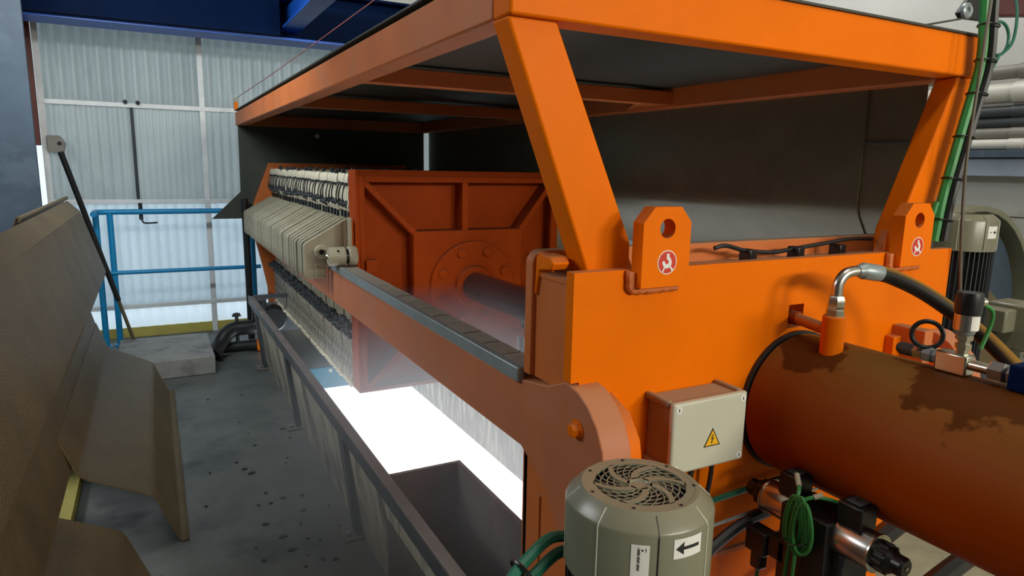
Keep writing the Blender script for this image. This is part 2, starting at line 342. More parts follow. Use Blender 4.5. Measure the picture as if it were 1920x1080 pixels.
# overhead beam along the wall
ob = thing('overhead_beam', 'deep blue steel beam running above the corrugated wall', 'beam', (1.5, 6.0, 2.47))
MB().box(-2.9, 4.5, 5.86, 6.16, 2.47, 2.49).build('bottom_flange', M_blueb, ob, bevel=0.002)
MB().box(-2.9, 4.5, 5.995, 6.015, 2.49, 2.85).build('web', M_blued, ob)
MB().box(-2.9, 4.5, 5.86, 6.16, 2.85, 2.87).build('top_flange', M_blued, ob, bevel=0.002)
ob2 = thing('joist_beam', 'bright blue joist meeting the overhead beam', 'beam', (1.06, 5.0, 2.56))
MB().box(0.995, 1.14, -4.45, 5.99, 2.55, 2.57).build('bottom_flange', M_blueb, ob2, bevel=0.002)
MB().box(1.06, 1.075, -4.45, 5.99, 2.57, 2.75).build('web', M_blueb, ob2)
MB().box(0.995, 1.14, -4.45, 5.99, 2.75, 2.77).build('top_flange', M_blued, ob2)
MB().box(-1.0, 0.97, 5.78, 5.86, 2.49, 2.83).build('stiffener_plate', M_blued, ob)

# pipes along the right wall
def wpipe(x, z, r, m, label, y0=-1.5, y1=6.4):
    mb = MB(); mb.cyl((x, y0, z), (x, y1, z), r, 20)
    for k in range(5): mb.cyl((x, y0+0.6+k*1.5, z), (x, y0+0.68+k*1.5, z), r*1.12, 20)
    return tag(mb.build('wall_pipe', m), label, 'pipe')
wpipe(4.40, 1.685, 0.030, M_pipe_w, 'slim cream pipe just above the cable tray')
wpipe(4.42, 1.748, 0.034, M_pipe_g, 'grey brown pipe just above the slim cream pipe')
wpipe(4.42, 1.812, 0.032, M_pipe_d, 'lower of the two dark grey pipes on the right wall')
wpipe(4.40, 1.872, 0.032, M_pipe_d, 'upper of the two dark grey pipes on the right wall')
wpipe(4.40, 1.975, 0.056, M_pipe_w, 'thick white pipe along the right wall')
wpipe(4.42, 2.095, 0.040, M_pipe_g, 'grey brown pipe, topmost along the right wall')
ct = thing('cable_tray', 'slate blue cable tray under the pipes on the right wall', 'tray', (4.48, 2.5, 1.5))
MB().box(4.38, 4.50, -1.5, 6.4, 1.50, 1.605).build('tray_side', M_pipe_b, ct, bevel=0.004)
MB().box(4.34, 4.50, -1.5, 6.4, 1.607, 1.65).build('tray_lip', M_col, ct, bevel=0.003)

# ================================================================ PRESS FRAME
CX = 1.49
def mx(x): return 2*CX - x
pf = thing('filter_press_frame', 'orange steel filter press frame with cross beam and side rails', 'press frame', (CX, 1.2, 0))
fp = MB()
fp.box(0.812, 2.165, 1.2, 1.23, 0.74, 1.03); fp.box(0.79, 2.185, 1.2, 1.23, 1.03, 1.091); fp.box(0.79, 1.472, 1.2, 1.23, 1.091, 1.154); fp.box(1.53, 2.185, 1.2, 1.23, 1.091, 1.154)
fp.box(0.79, 2.185, 1.2, 1.23, 1.154, 1.278); fp.box(0.93, 2.0, 1.2, 1.23, 0.02, 0.74)
fp.build('front_plate', M_or, pf)
MB().box(0.93, 2.0, 1.188, 1.2, 0.485, 0.497).build('seam_strip', M_orw, pf)
MB().box(1.45, 1.55, 1.30, 1.31, 1.07, 1.18).build('hole_backing', M_blk, pf)  # black sheet painting the dark inside the hole
bp = [(0.792, 0.995)] + [(0.792+0.03-0.03*math.cos(a), 1.275+0.03*math.sin(a)) for a in (0, .4, .8, 1.2, PI/2)]
bp = bp + [(mx(p[0]), p[1]) for p in bp[::-1]]
MB().prism(bp, 'y', 1.385, 1.42).build('back_plate', M_orw, pf, bevel=0.004)
MB().box(0.80, 2.175, 1.23, 1.385, 1.245, 1.255).build('top_plate', M_orw, pf)
for s in (0, 1):
    x0, x1 = (0.803, 0.82) if not s else (mx(0.82), mx(0.803))
    MB().box(x0, x1, 1.23, 1.385, 0.995, 1.25).build('side_panel', M_orw, pf)
    xa, xb = sorted((0.795, 0.84) if not s else (mx(0.795), mx(0.84)))
    MB().prism([(1.375, 1.292), (1.36, 1.302), (1.31, 1.30), (1.295, 1.285), (1.31, 1.268), (1.36, 1.262), (1.372, 1.20), (1.38, 1.20)], 'x', xa, xb).build('weld_bracket', M_or, pf, bevel=0.004)
# left and right rails
def rail(s):
    X = (lambda a: a) if not s else mx
    def bx(mb, a, b, *r):
        a, b = sorted((X(a), X(b))); return mb.box(a, b, *r)
    prof = [(6.2, 0.80), (6.2, 0.975), (1.42, 0.975), (1.30, 0.995), (1.22, 1.028), (1.17, 1.02), (1.13, 0.998), (1.095, 0.962), (1.073, 0.92), (1.062, 0.87), (1.06, 0.80), (1.068, 0.72), (1.09, 0.66), (1.13, 0.62), (1.18, 0.61), (1.22, 0.64), (1.3, 0.74), (1.42, 0.80)]
    a, b = sorted((X(0.79), X(0.865)))
    r = MB().prism(prof, 'x', a, b).build('rail', M_raild, pf, bevel=0.003)
    pr2 = [(1.40, 0.99), (1.2, 0.995), (1.13, 0.97), (1.09, 0.92), (1.077, 0.86), (1.08, 0.74), (1.12, 0.66), (1.2, 0.64), (1.35, 0.75)]
    a, b = sorted((X(0.867), X(0.905)))
    MB().prism(pr2, 'x', a, b).build('end_plate', M_or, r, bevel=0.004)
    lip = MB(); bx(lip, 0.778, 0.80, 1.425, 6.15, 0.968, 1.006)
    lip.build('wear_strip', M_gsteel, r, bevel=0.003)
    if not s:
        tm = None
        for i in range(15):
            y0 = 1.44 + i*0.128
            if tm is None:
                t = MB(); bx(t, 0.803, 0.868, y0, y0+0.120, 0.975, 1.003); o = t.build('tile', M_tile, r, bevel=0.002); tm = o
            else:
                o = tm.copy(); COL.objects.link(o); o.location = (0, i*0.128, random.uniform(-0.0015, 0.001))
        t = MB(); bx(t, 0.803, 0.868, 3.36, 6.15, 0.975, 1.0); t.build('bearing_bar', M_tile, r)
        hexbolt('bolt', M_or, r, (0.79, 1.165, 0.937), (-1, 0, 0), 0.016, 0.02)
    else:
        t = MB(); bx(t, 0.803, 0.868, 1.43, 6.15, 0.975, 1.0); t.build('bearing_bar', M_tile, r)
    ly = 1.34 if s else 1.13
    lg = MB(); bx(lg, 0.80, 0.815, ly, 1.42, 0.0, 0.81); bx(lg, 0.80, 0.90, 1.40, 1.425, 0.0, 0.82); bx(lg, 0.795, 0.90, max(1.33, ly), 1.345, 0, .7)
    lg.build('leg', M_orw, pf, bevel=0.002)
    ft = MB(); bx(ft, 0.76, 0.96, ly-0.02, 1.46, 0.0, 0.02); ft.build('foot_plate', M_orw, pf, bevel=0.003)
rail(0); rail(1)
# lifting lugs
def ray_outer(poly, c, n):
    out = []
    for k in range(n):
        a = 2*PI*k/n; d = Vector((math.cos(a), math.sin(a))); best = None
        for i in range(len(poly)):
            p, q = Vector(poly[i]), Vector(poly[(i+1) % len(poly)]); e = q-p; den = d.x*e.y - d.y*e.x
            if abs(den) < 1e-9: continue
            w_ = p - Vector(c); t = (w_.x*e.y - w_.y*e.x)/den; u = (w_.x*d.y - w_.y*d.x)/den
            if t > 0 and -1e-6 <= u <= 1+1e-6 and (best is None or t < best): best = t
        out.append((c[0]+d.x*best, c[1]+d.y*best))
    for p in poly:   # snap nearest sample to the corner
        i = min(range(n), key=lambda k: (out[k][0]-p[0])**2 + (out[k][1]-p[1])**2); out[i] = p
    return out
def lug(cx, label):
    h = 0.068
    poly = [(cx-h, 1.24), (cx+h, 1.24), (cx+h, 1.385), (cx+h-0.03, 1.42), (cx-h+0.03, 1.42), (cx-h, 1.385)]
    c = (cx, 1.372); N = 48
    o = MB().ringplate(ray_outer(poly, c, N), circ(c[0], c[1], 0.022, N), 'y', 1.163, 1.2).build('lifting_lug', M_or, pf)
    o['label'] = label
    wl = MB(); pts = [(cx-h-0.006, 1.192, 1.275)]
    for k in range(5): pts.append((cx-h-0.007+random.uniform(-.001, .001), 1.192, 1.268-k*0.007))
    for k in range(14): pts.append((cx-h+0.003+k*(2*h-0.012)/13, 1.192, 1.233+random.uniform(-.002, .002)))
    wl.tube(crom(pts, 3), 0.0115, 8); wl.build('weld_bead', M_orw, o)
    y = 1.163; sc = (cx+0.003, 1.296); st = MB().prism(circ(*sc, 0.0275, 32), 'y', y, y-0.0006).build('hook_sticker', M_white, o)
    MB().prism(circ(*sc, 0.0252, 32), 'y', y-0.0006, y-0.0010).build('red_disc', M_red, st)
    S = 0.0252
    hook = [(-0.10, .78), (.18, .78), (.20, .52), (.42, .25), (.50, -.05), (.44, -.32), (.20, -.50), (-.10, -.56), (-.36, -.44), (-.56, -.14), (-.60, .02), (-.48, .14), (-.30, .10), (-.24, -.08), (-.08, -.18), (.10, -.12), (.16, .04), (.08, .18), (-.10, .30)]
    l1 = [(-.36, -.42), (-.24, -.48), (-.42, -.86), (-.56, -.78)]; l2 = [(.08, -.10), (.16, -.14), (.72, -.66), (.52, -.82)]
    mk = MB()
    for k, L_ in enumerate((hook, l1, l2)):
        mk.prism([(sc[0]+a*S, sc[1]+b*S) for a, b in L_], 'y', y-0.0010, y-0.0014-0.0001*k)
    mk.build('hook_symbol', M_white, st)
lug(1.01, 'orange lifting lug nearest the junction box'); lug(1.94, 'orange lifting lug at the right end of the cross beam')
# fixed head at the far end
hd = [(0.885, 1.50), (0.745, 1.15), (0.735, 0.92), (0.80, 0.62), (0.84, 0.40), (0.95, 0.32)]
hd = hd + [(mx(a), b) for a, b in hd[::-1]]
MB().prism(hd, 'y', 6.08, 6.14).build('fixed_head', M_orw, pf, bevel=0.004)
for x in (0.86, 2.02):
    MB().box(x, x+0.1, 5.88, 5.98, 0.0, 0.34).build('rear_leg', M_or, pf, bevel=0.004)

# ================================================================ MOVING HEAD
HX0, HX1, HZ0, HZ1, HY = 0.877, 2.045, 0.335, 1.475, 3.30
HC = (1.505, 0.865)
mh = thing('moving_head', 'orange moving head of the press with ribs and round bolted flange', 'press head', (1.46, HY, 0.33))
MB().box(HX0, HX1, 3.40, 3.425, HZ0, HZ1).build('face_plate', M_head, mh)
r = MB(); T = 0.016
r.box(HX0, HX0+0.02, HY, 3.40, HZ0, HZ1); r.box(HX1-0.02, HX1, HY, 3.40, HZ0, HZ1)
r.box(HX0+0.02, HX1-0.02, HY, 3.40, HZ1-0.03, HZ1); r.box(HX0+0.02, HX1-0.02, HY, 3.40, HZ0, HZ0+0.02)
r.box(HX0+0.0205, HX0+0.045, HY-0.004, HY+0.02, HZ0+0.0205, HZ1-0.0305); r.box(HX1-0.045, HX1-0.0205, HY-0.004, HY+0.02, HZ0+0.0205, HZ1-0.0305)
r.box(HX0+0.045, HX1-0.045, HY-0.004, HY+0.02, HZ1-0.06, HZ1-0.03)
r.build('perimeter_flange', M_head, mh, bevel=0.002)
BX0, BX1, BZ0, BZ1 = 1.175, 1.81, 0.60, 1.165
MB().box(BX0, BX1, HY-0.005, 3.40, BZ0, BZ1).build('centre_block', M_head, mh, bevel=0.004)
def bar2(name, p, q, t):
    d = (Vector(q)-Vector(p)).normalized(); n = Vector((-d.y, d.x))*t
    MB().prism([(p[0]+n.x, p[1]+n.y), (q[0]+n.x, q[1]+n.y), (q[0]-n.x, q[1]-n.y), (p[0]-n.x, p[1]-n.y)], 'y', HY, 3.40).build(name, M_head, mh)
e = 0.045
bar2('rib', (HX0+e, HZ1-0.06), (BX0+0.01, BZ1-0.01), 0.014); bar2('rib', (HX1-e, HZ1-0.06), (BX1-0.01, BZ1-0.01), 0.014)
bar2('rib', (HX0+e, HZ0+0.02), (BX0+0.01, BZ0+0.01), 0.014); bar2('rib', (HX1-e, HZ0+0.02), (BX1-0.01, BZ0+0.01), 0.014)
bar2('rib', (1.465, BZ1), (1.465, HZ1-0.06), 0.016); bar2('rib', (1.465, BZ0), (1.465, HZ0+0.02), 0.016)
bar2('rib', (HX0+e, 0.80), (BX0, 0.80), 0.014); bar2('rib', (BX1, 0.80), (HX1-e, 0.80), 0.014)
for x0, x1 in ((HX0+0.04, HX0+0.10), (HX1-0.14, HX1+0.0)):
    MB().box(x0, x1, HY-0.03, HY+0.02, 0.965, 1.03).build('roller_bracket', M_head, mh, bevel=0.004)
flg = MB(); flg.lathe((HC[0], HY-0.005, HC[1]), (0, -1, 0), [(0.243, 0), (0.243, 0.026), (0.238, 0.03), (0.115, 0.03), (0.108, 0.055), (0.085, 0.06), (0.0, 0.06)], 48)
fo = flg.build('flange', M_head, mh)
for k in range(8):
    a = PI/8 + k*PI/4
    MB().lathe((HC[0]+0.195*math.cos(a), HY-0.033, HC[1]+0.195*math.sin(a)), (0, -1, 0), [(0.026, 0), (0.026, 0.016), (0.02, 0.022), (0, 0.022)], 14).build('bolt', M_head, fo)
MB().cyl((HC[0], HY-0.04, HC[1]), (1.508, 1.43, 0.88), 0.078, 40).build('piston_rod', M_chrome, mh)
# rollers riding on the rails
rl = MB().lathe((0.735, HY-0.01, 1.055), (1, 0, 0), [(0.02, 0), (0.044, 0.0), (0.046, 0.004), (0.046, 0.075), (0.042, 0.08), (0.034, 0.082)], 28).build('roller', M_plate, mh)
MB().lathe((0.815, HY-0.01, 1.055), (1, 0, 0), [(0.034, 0), (0.036, 0.014)], 28).build('groove', M_blk, rl)
MB().lathe((0.829, HY-0.01, 1.055), (1, 0, 0), [(0.044, 0), (0.048, 0.004), (0.048, 0.036), (0.044, 0.042), (0.0, 0.042)], 28).build('roller_disc', M_plate, rl)
MB().lathe((0.722, HY-0.01, 1.055), (1, 0, 0), [(0.0, 0), (0.012, 0.0), (0.018, 0.006), (0.018, 0.02)], 16).build('axle_end', M_zinc, rl)
for a in (0.7, 1.9):
    MB().cyl((0.775, HY-0.01-0.04*math.cos(a), 1.055+0.04*math.sin(a)), (0.775, HY-0.01-0.048*math.cos(a), 1.055+0.048*math.sin(a)), 0.006, 8).build('grub_screw', M_blk, rl)
MB().lathe((2.05, HY-0.005, 1.0), (1, 0, 0), [(0.0, 0), (0.04, 0.0), (0.045, 0.005), (0.045, 0.06), (0.03, 0.07), (0.03, 0.1), (0.05, 0.1), (0.05, 0.16), (0, .16)], 28).build('roller', M_plate, mh)
MB().box(0.846, 0.862, HY+0.02, HY+0.05, 1.05, 1.24).build('guide_bar', M_handle, mh, bevel=0.003)

# ================================================================ FILTER PLATES
PITCH = 0.0735; NPL = 35; PY0 = 3.435
def make_plate():
    t = thing('filter_plate', '', 'filter plate', (1.46, PY0, 0.34), 'stack of filter plates in the press')
    y0, y1 = PY0+0.004, PY0+0.058
    c = 0.03
    out = [(0.89+c, 0.345), (0.89, 0.345+c), (0.89, 1.455-c), (0.89+c, 1.455), (2.03-c, 1.455), (2.03, 1.455-c), (2.03, 0.345+c), (2.03-c, 0.345)]
    MB().prism(out, 'y', y0, y1).build('plate_body', M_plate, t, bevel=0.004)
    for s in (0, 1):
        X = (lambda a: a) if not s else (lambda a: 2.92-a)
        hp = [(0.655, 0.925), (0.648, 0.94), (0.648, 1.095), (0.66, 1.11), (0.862, 1.225), (0.89, 1.225), (0.89, 1.03), (0.775, 1.03), (0.775, 0.985), (0.755, 0.985), (0.755, 0.925)]
        h = MB().prism([(X(a), b) for a, b in hp], 'y', PY0+0.008, PY0+0.044).build('handle', M_handle, t, bevel=0.004)
    # cloth over the edge, gathered
    for (za, zb) in ((1.262, 1.452), (0.335, 0.60)):
        mb = MB(); n = 8
        L_ = []
        for i in range(n+1):
            z = za + (zb-za)*i/n; L_.append((0.884 - 0.010*abs(math.sin(i*1.9)) - 0.004*(i % 2), z))
        pts = [(0.893, za)] + L_ + [(0.893, zb)]
        mb.prism(pts, 'y', PY0-0.004, PY0+0.064); mb.build('filter_cloth', M_cloth if za > 1 else M_cloth2, t)
    MB().lathe((0.905, PY0+0.031, 1.298), (-1, 0, 0), [(0.014, 0), (0.014, 0.024), (0.019, 0.026), (0.019, 0.038), (0.012, 0.042), (0.009, 0.056), (0.0, 0.058)], 10).build('drain_nozzle', M_grub, t)
    MB().tube(crom([(0.856, PY0+0.031, 1.300), (0.852, PY0+0.024, 1.335), (0.858, PY0+0.028, 1.37), (0.868, PY0+0.031, 1.395)], 3), 0.0035, 6).build('tie_cord', M_rubber, t)
    MB().box(0.868, 0.884, PY0+0.0, PY0+0.062, 1.395, 1.407).build('cloth_tie', M_rubber, t)
    MB().lathe((0.905, PY0+0.031, 0.655), (-1, 0, 0), [(0.020, 0), (0.020, 0.03), (0.030, 0.032), (0.030, 0.05), (0.016, 0.054), (0.012, 0.08), (0.0, 0.082)], 10).build('drain_nozzle', M_grub, t)
    MB().box(0.878, 0.8895, PY0+0.018, PY0+0.044, 1.226, 1.258).build('slot_shade', M_blk, t)  # black box painting the shade of a slot
    MB().box(0.862, 0.89, PY0-0.002, PY0+0.062, 0.595, 0.612).build('cloth_tie', M_rubber, t)
    MB().lathe((0.882, PY0+0.031, 0.345), (-0.3, 0, -1), [(0.016, -0.005), (0.018, 0.01), (0.008, 0.024), (0, 0.026)], 8).build('cloth_knot', M_cloth, t)
    for x in (0.93, 1.46, 1.99):
        MB().prism([(x-0.014, 1.452), (x+0.014, 1.452), (x+0.004, 1.476), (x-0.004, 1.476)], 'y', PY0+0.02, PY0+0.04).build('eyelet', M_grub, t)
    return t
pl0 = make_plate()
PARTS = [o for o in bpy.data.objects if o.parent == pl0]
def ordinal(i):
    return {1: '1st', 2: '2nd', 3: '3rd'}.get(i, {1: '%dst', 2: '%dnd', 3: '%drd'}.get(i % 10 if i not in (11, 12, 13) else 0, '%dth') % i if i > 3 else '')
for i in range(NPL):
    if i == 0: t = pl0
    else:
        t = pl0.copy(); COL.objects.link(t); t.location = (1.46 + random.uniform(-0.004, 0.004), PY0 + i*PITCH, 0.34 + random.uniform(-0.003, 0.003))
        for p in PARTS:
            q = p.copy(); COL.objects.link(q); q.parent = t
            if q.name.startswith('tie_cord') or q.name.startswith('drain'): q.location = (0, random.uniform(-0.006, 0.006), random.uniform(-0.012, 0.012))
            if q.name.startswith('eyelet'): q.location = (random.uniform(-.05, .05), 0, random.uniform(-0.012, 0.004))
    t['label'] = ('beige filter plate with hooked handle, first in the stack beside the moving head' if i == 0 else
                  'beige filter plate at the far end of the stack' if i == NPL-1 else
                  'beige filter plate, %s in the stack counting from the moving head' % ordinal(i+1))
bo = MB().lathe((0.733, PY0+0.006, 1.062), (0, -1, 0), [(0.036, 0), (0.036, 0.012), (0.032, 0.016), (0.014, 0.016), (0.012, 0.01)], 28).build('boss', M_plate, pl0)
MB().lathe((0.733, PY0-0.006, 1.062), (0, -1, 0), [(0.012, 0), (0.012, 0.005)], 14).build('boss_hole_shade', M_blk, bo)  # black plug painting the shade inside the bore
MB().box(0.70, 0.712, PY0-0.001, PY0+0.006, 0.93, 1.0).build('handle_rib', M_handle, pl0, bevel=0.002)

# ================================================================ CANOPY
FX0, FX1, FY0, FY1, FZ0, FZ1 = 0.65, 2.335, 1.25, 6.2, 1.80, 1.92
cp = thing('canopy', 'orange steel canopy frame with dark roof sheet over the press', 'canopy', (CX, 3.7, 1.26))
MB().box(FX0, FX1, FY0, FY0+0.08, FZ0, FZ1).build('front_beam', M_or, cp, bevel=0.006)
MB().box(FX0, FX0+0.08, FY0+0.08, FY1, FZ0, FZ1-0.012).build('side_beam', M_orw, cp, bevel=0.006)
MB().box(FX1-0.08, FX1, FY0+0.08, FY1, FZ0, FZ1-0.012).build('side_beam', M_orw, cp, bevel=0.006)
MB().box(FX0+0.08, FX1-0.08, FY1-0.08, FY1, FZ0, FZ1-0.012).build('rear_beam', M_orw, cp, bevel=0.006)
for y in (2.62, 3.98): MB().box(FX0+0.08, FX1-0.08, y, y+0.06, FZ0+0.01, FZ0+0.075).build('cross_member', M_orw, cp, bevel=0.004)
for p in ((FX1-0.08, 2.68, 0.30), (FX1-0.08, 4.04, 0.30)):
    MB().prism([(p[0], p[1]), (p[0], p[1]+p[2]), (p[0]-0.18, p[1])], 'z', FZ0+0.012, FZ0+0.02).build('gusset', M_orw, cp)
MB().box(FX0-0.004, FX1+0.004, FY0-0.004, FY1+0.01, FZ1, FZ1+0.006).build('roof_sheet', M_roof, cp)
MB().box(FX0+0.075, FX1-0.075, FY0+0.075, FY1-0.075, FZ1-0.03, FZ1-0.012).build('ceiling_sheet', M_roof, cp)
def leg(s):
    X = (lambda a: a) if not s else mx
    pts = [(0.868, 1.257), (0.985, 1.257), (0.985, 1.33), (0.767, 1.80), (0.65, 1.80)]
    MB().prism([(X(a), b) for a, b in pts], 'y', 1.262, 1.335).build('leg', M_or, cp, bevel=0.006)
    MB().prism([(X(.985), 1.257), (X(1.02), 1.257), (X(.985), 1.33)], 'y', 1.29, 1.31).build('leg_gusset', M_orw, cp)
leg(0); leg(1)
for x in (FX0+0.2, FX1-0.26): MB().box(x, x+0.06, FY1, FY1+0.06, 0.0, FZ1).build('rear_post', M_orw, cp, bevel=0.004)
po = MB().box(FX0-0.005, FX0+0.025, FY1-0.03, FY1, FZ1, FZ1+0.07).build('cord_post', M_or, cp, bevel=0.003)
MB().cyl((FX0+0.01, FY1-0.015, FZ1+0.07), (FX0+0.01, FY1-0.015, FZ1+0.10), 0.017, 12).build('cord_cap', M_plate, po)
# side cover on the right with rounded fold and outward flare
XS = 2.322
def side_prof(x, zt):
    pts = [(x, zt), (x, 1.40)]
    for k in range(1, 6):
        a = k/6*math.radians(38); pts.append((x + 0.12*(1-math.cos(a)), 1.40-0.12*math.sin(a)))
    pts += [(x+0.20, 1.08)]; return pts
MB().sheet(side_prof(XS, 1.82), 'y', 1.635, 6.08, 0.004).build('side_cover', M_tan2, cp, angle=60)
MB().sheet(side_prof(XS+0.008, 1.815), 'y', 1.425, 1.64, 0.004).build('side_cover', M_tan2, cp, angle=60)
MB().box(XS-0.001, XS+0.008, 1.43, 1.63, 1.605, 1.612).build('cover_joint', M_tdark, cp)
# dark end cover with flared lower edge
eo = [(0.66, 1.82), (0.655, 1.256), (0.42, 1.03), (0.66, 1.03), (2.2, 1.03), (2.29, 1.256), (2.29, 1.82)]
MB().prism(eo, 'y', 6.13, 6.136).build('end_cover', M_end, cp)
tag(MB().lathe((1.30, 6.12, 1.735), (0, -1, 0), [(0.02, 0), (0.02, 0.02), (0.012, 0.03), (0, 0.03)], 14).build('light_spot', M_white), 'small white disc imitating light through a hole in the dark canopy end sheet', 'cap')  # white disc in place of light shining through a hole

# ================================================================ TROUGH UNDER THE PRESS
tr = thing('drip_trough', 'galvanised drip trough with dark posts along the press', 'trough', (0.62, 3.2, 0))
MB().box(0.59, 0.626, 0.95, 5.40, 0.488, 0.5).build('rim', M_gut, tr, bevel=0.002)
MB().box(0.59, 0.598, 0.95, 5.40, 0.44, 0.488).build('rim_lip', M_tdark, tr)  # dark colour puts the rim's shadow into this lip
MB().box(0.598, 0.95, 5.36, 5.40, 0.47, 0.5).build('cross_bar', M_tdark, tr, bevel=0.002)
for i in range(3):
    y0 = (1.0, 2.62, 3.9)[i]; y1 = (2.52, 3.80, 5.06)[i]
    MB().sheet([(0.604, 0.488), (0.672, 0.0)], 'y', y0, y1, 0.004).build('outer_panel', M_trough, tr)
for y in (2.55, 3.83, 5.10):
    o = MB().sheet([(0.592, 0.44), (0.640, 0.012)], 'y', y-0.035, y+0.035, 0.03).build('post', M_tdark, tr, bevel=0.003)
    MB().box(0.59, 0.70, y-0.06, y+0.05, 0.0, 0.012).build('base_plate', M_gut, o, bevel=0.002)
    MB().lathe((0.612, y-0.02, 0.012), (0, 0, 1), [(0.014, 0), (0.014, 0.012), (0, .012)], 6).build('anchor_bolt', M_gsteel, o)
# gutter box
gb = MB()
gb.box(0.626, 0.888, 2.02, 2.035, 0.06, 0.488); gb.box(0.873, 0.888, 0.95, 2.02, 0.06, 0.488); gb.box(0.626, 0.888, 0.95, 2.035, 0.05, 0.06)
gb.box(0.626, 0.632, 0.95, 2.02, 0.06, 0.488)
gb.build('gutter_box', M_gut, tr)
MB().prism([(0.70, 0.06), (0.79, 0.16), (0.80, 0.16), (0.873, 0.06)], 'y', 0.95, 2.02).build('gutter_ridge', M_gut, tr)
ch = thing('discharge_chute', 'streaked chute wall and blue plate framing the bright pit under the press', 'chute', (1.9, 3.0, -0.4))
MB().box(1.85, 1.87, 1.45, 5.9, -0.36, 0.62).build('chute_wall', M_streak, ch)
MB().box(0.70, 1.85, 4.20, 4.22, 0.085, 0.22).build('blue_plate', M_bluep, ch)
for k in range(8): MB().lathe((0.80+k*0.13, 4.20, 0.20), (0, -1, 0), [(0.012, 0), (0.012, 0.01), (0, .012)], 10).build('bolt', M_white, ch)
MB().box(0.70, 1.85, 4.22, 5.3, 0.20, 0.225).build('tray_floor', M_tdark, ch)
MB().box(0.68, 1.85, 5.86, 5.88, -0.1, 0.34).build('chute_end', M_tdark, ch)
MB().box(1.80, 1.85, 2.55, 2.60, -0.42, -0.20).build('blue_bracket', M_bluep, ch)

# ================================================================ JUNCTION BOX
jb = thing('junction_box', 'light grey junction box with yellow warning triangle on the cross beam', 'junction box', (1.116, 1.15, 0.82))
MB().box(1.010, 1.224, 1.113, 1.2, 0.816, 0.976).build('box_body', M_boxs, jb, bevel=0.006)
lid = MB().box(1.002, 1.231, 1.097, 1.115, 0.809, 0.983).build('lid', M_box, jb, bevel=0.007, seg=3)
for x in (1.0, 1.216):
    for z in (0.808, 0.966):
        MB().box(x, x+0.017, 1.115, 1.2, z, z+0.018).build('corner_post', M_boxs, jb, bevel=0.006)
for x, z in ((1.017, 0.967), (1.216, 0.967), (1.017, 0.824), (1.216, 0.824)):
    s_ = MB().prism(circ(x, z, 0.0085, 20), 'y', 1.097, 1.0962).build('lid_screw', M_white, lid)
    MB().box(x-0.0012, x+0.0012, 1.0955, 1.0962, z-0.004, z+0.004).build('screw_slot', M_ink, s_)
tc_ = (1.124, 0.884)
tri = lambda R: [(tc_[0]+R*math.cos(PI/2+k*2*PI/3), tc_[1]-0.006+R*math.sin(PI/2+k*2*PI/3)) for k in range(3)]
ts = MB().prism(tri(0.030), 'y', 1.097, 1.0964).build('warning_triangle', M_ink, jb)
MB().prism(tri(0.0245), 'y', 1.0964, 1.0960).build('yellow_field', M_yel, ts)
bolt = [(0.15, .62), (-.02, .56), (-.22, -.02), (.02, .06), (-.12, -.28), (-.20, -.26), (-.10, -.55), (.08, -.30), (.00, -.30), (.22, .22), (-.02, .16)]
MB().prism([(tc_[0]+a*0.02, tc_[1]-0.004+b*0.02) for a, b in bolt], 'y', 1.0960, 1.0956).build('lightning_symbol', M_ink, ts)
gl = MB().lathe((1.125, 1.155, 0.817), (0, 0, -1), [(0.014, 0), (0.014, 0.012), (0.010, 0.014), (0.010, 0.03), (0.006, 0.034)], 12).build('cable_gland', M_grub, jb)
MB().lathe((1.19, 1.155, 0.817), (0, 0, -1), [(0.012, 0), (0.012, 0.010), (0.007, 0.02)], 12).build('cable_gland', M_blk, jb)
tag(MB().tube(crom([(1.125, 1.155, 0.79), (1.122, 1.158, 0.76), (1.115, 1.16, 0.70), (1.112, 1.165, 0.62), (1.11, 1.165, 0.50)], 6), 0.0075, 8).build('black_cable', M_rubber), 'thick black cable dropping from the middle of the junction box', 'cable')
tag(MB().tube(crom([(1.19, 1.155, 0.80), (1.192, 1.16, 0.74), (1.185, 1.165, 0.66), (1.19, 1.17, 0.58), (1.19, 1.17, 0.45)], 6), 0.006, 8).build('black_cable', M_rubber), 'thin black cable dropping from the right corner of the junction box', 'cable')

# ================================================================ HYDRAULIC CYLINDER
YC = Vector((1.512, 0.0, 0.888))
hc = thing('hydraulic_cylinder', 'big dusty orange hydraulic cylinder with oil patches on top', 'cylinder', (1.512, 0.0, 0.888))
mbc = MB(); mbc.lathe((1.512, 1.185, 0.888), (0, -1, 0), [(0.0, 0), (0.185, 0.0), (0.188, 0.004), (0.188, 2.0), (0.18, 2.02), (0, 2.02)], 72)
mbc.build('barrel', M_cyl, hc)
MB().lathe((1.512, 1.199, 0.888), (0, -1, 0), [(0.12, 0), (0.194, 0.0), (0.194, 0.010), (0.12, 0.012)], 72).build('seal_ring', M_rubber, hc)
pb = MB().lathe((1.46, 1.055, 1.055), (0, 0, 1), [(0.0, 0), (0.027, 0.0), (0.027, 0.098), (0.024, 0.102), (0, 0.102)], 28).build('port_block', M_or, hc)
MB().cyl((1.46, 1.055, 1.115), (1.495, 1.19, 1.118), 0.015, 16).build('port_pipe', M_orw, pb)
MB().cyl((1.495, 1.185, 1.118), (1.50, 1.30, 1.118), 0.019, 16).build('port_sleeve', M_head, pb)
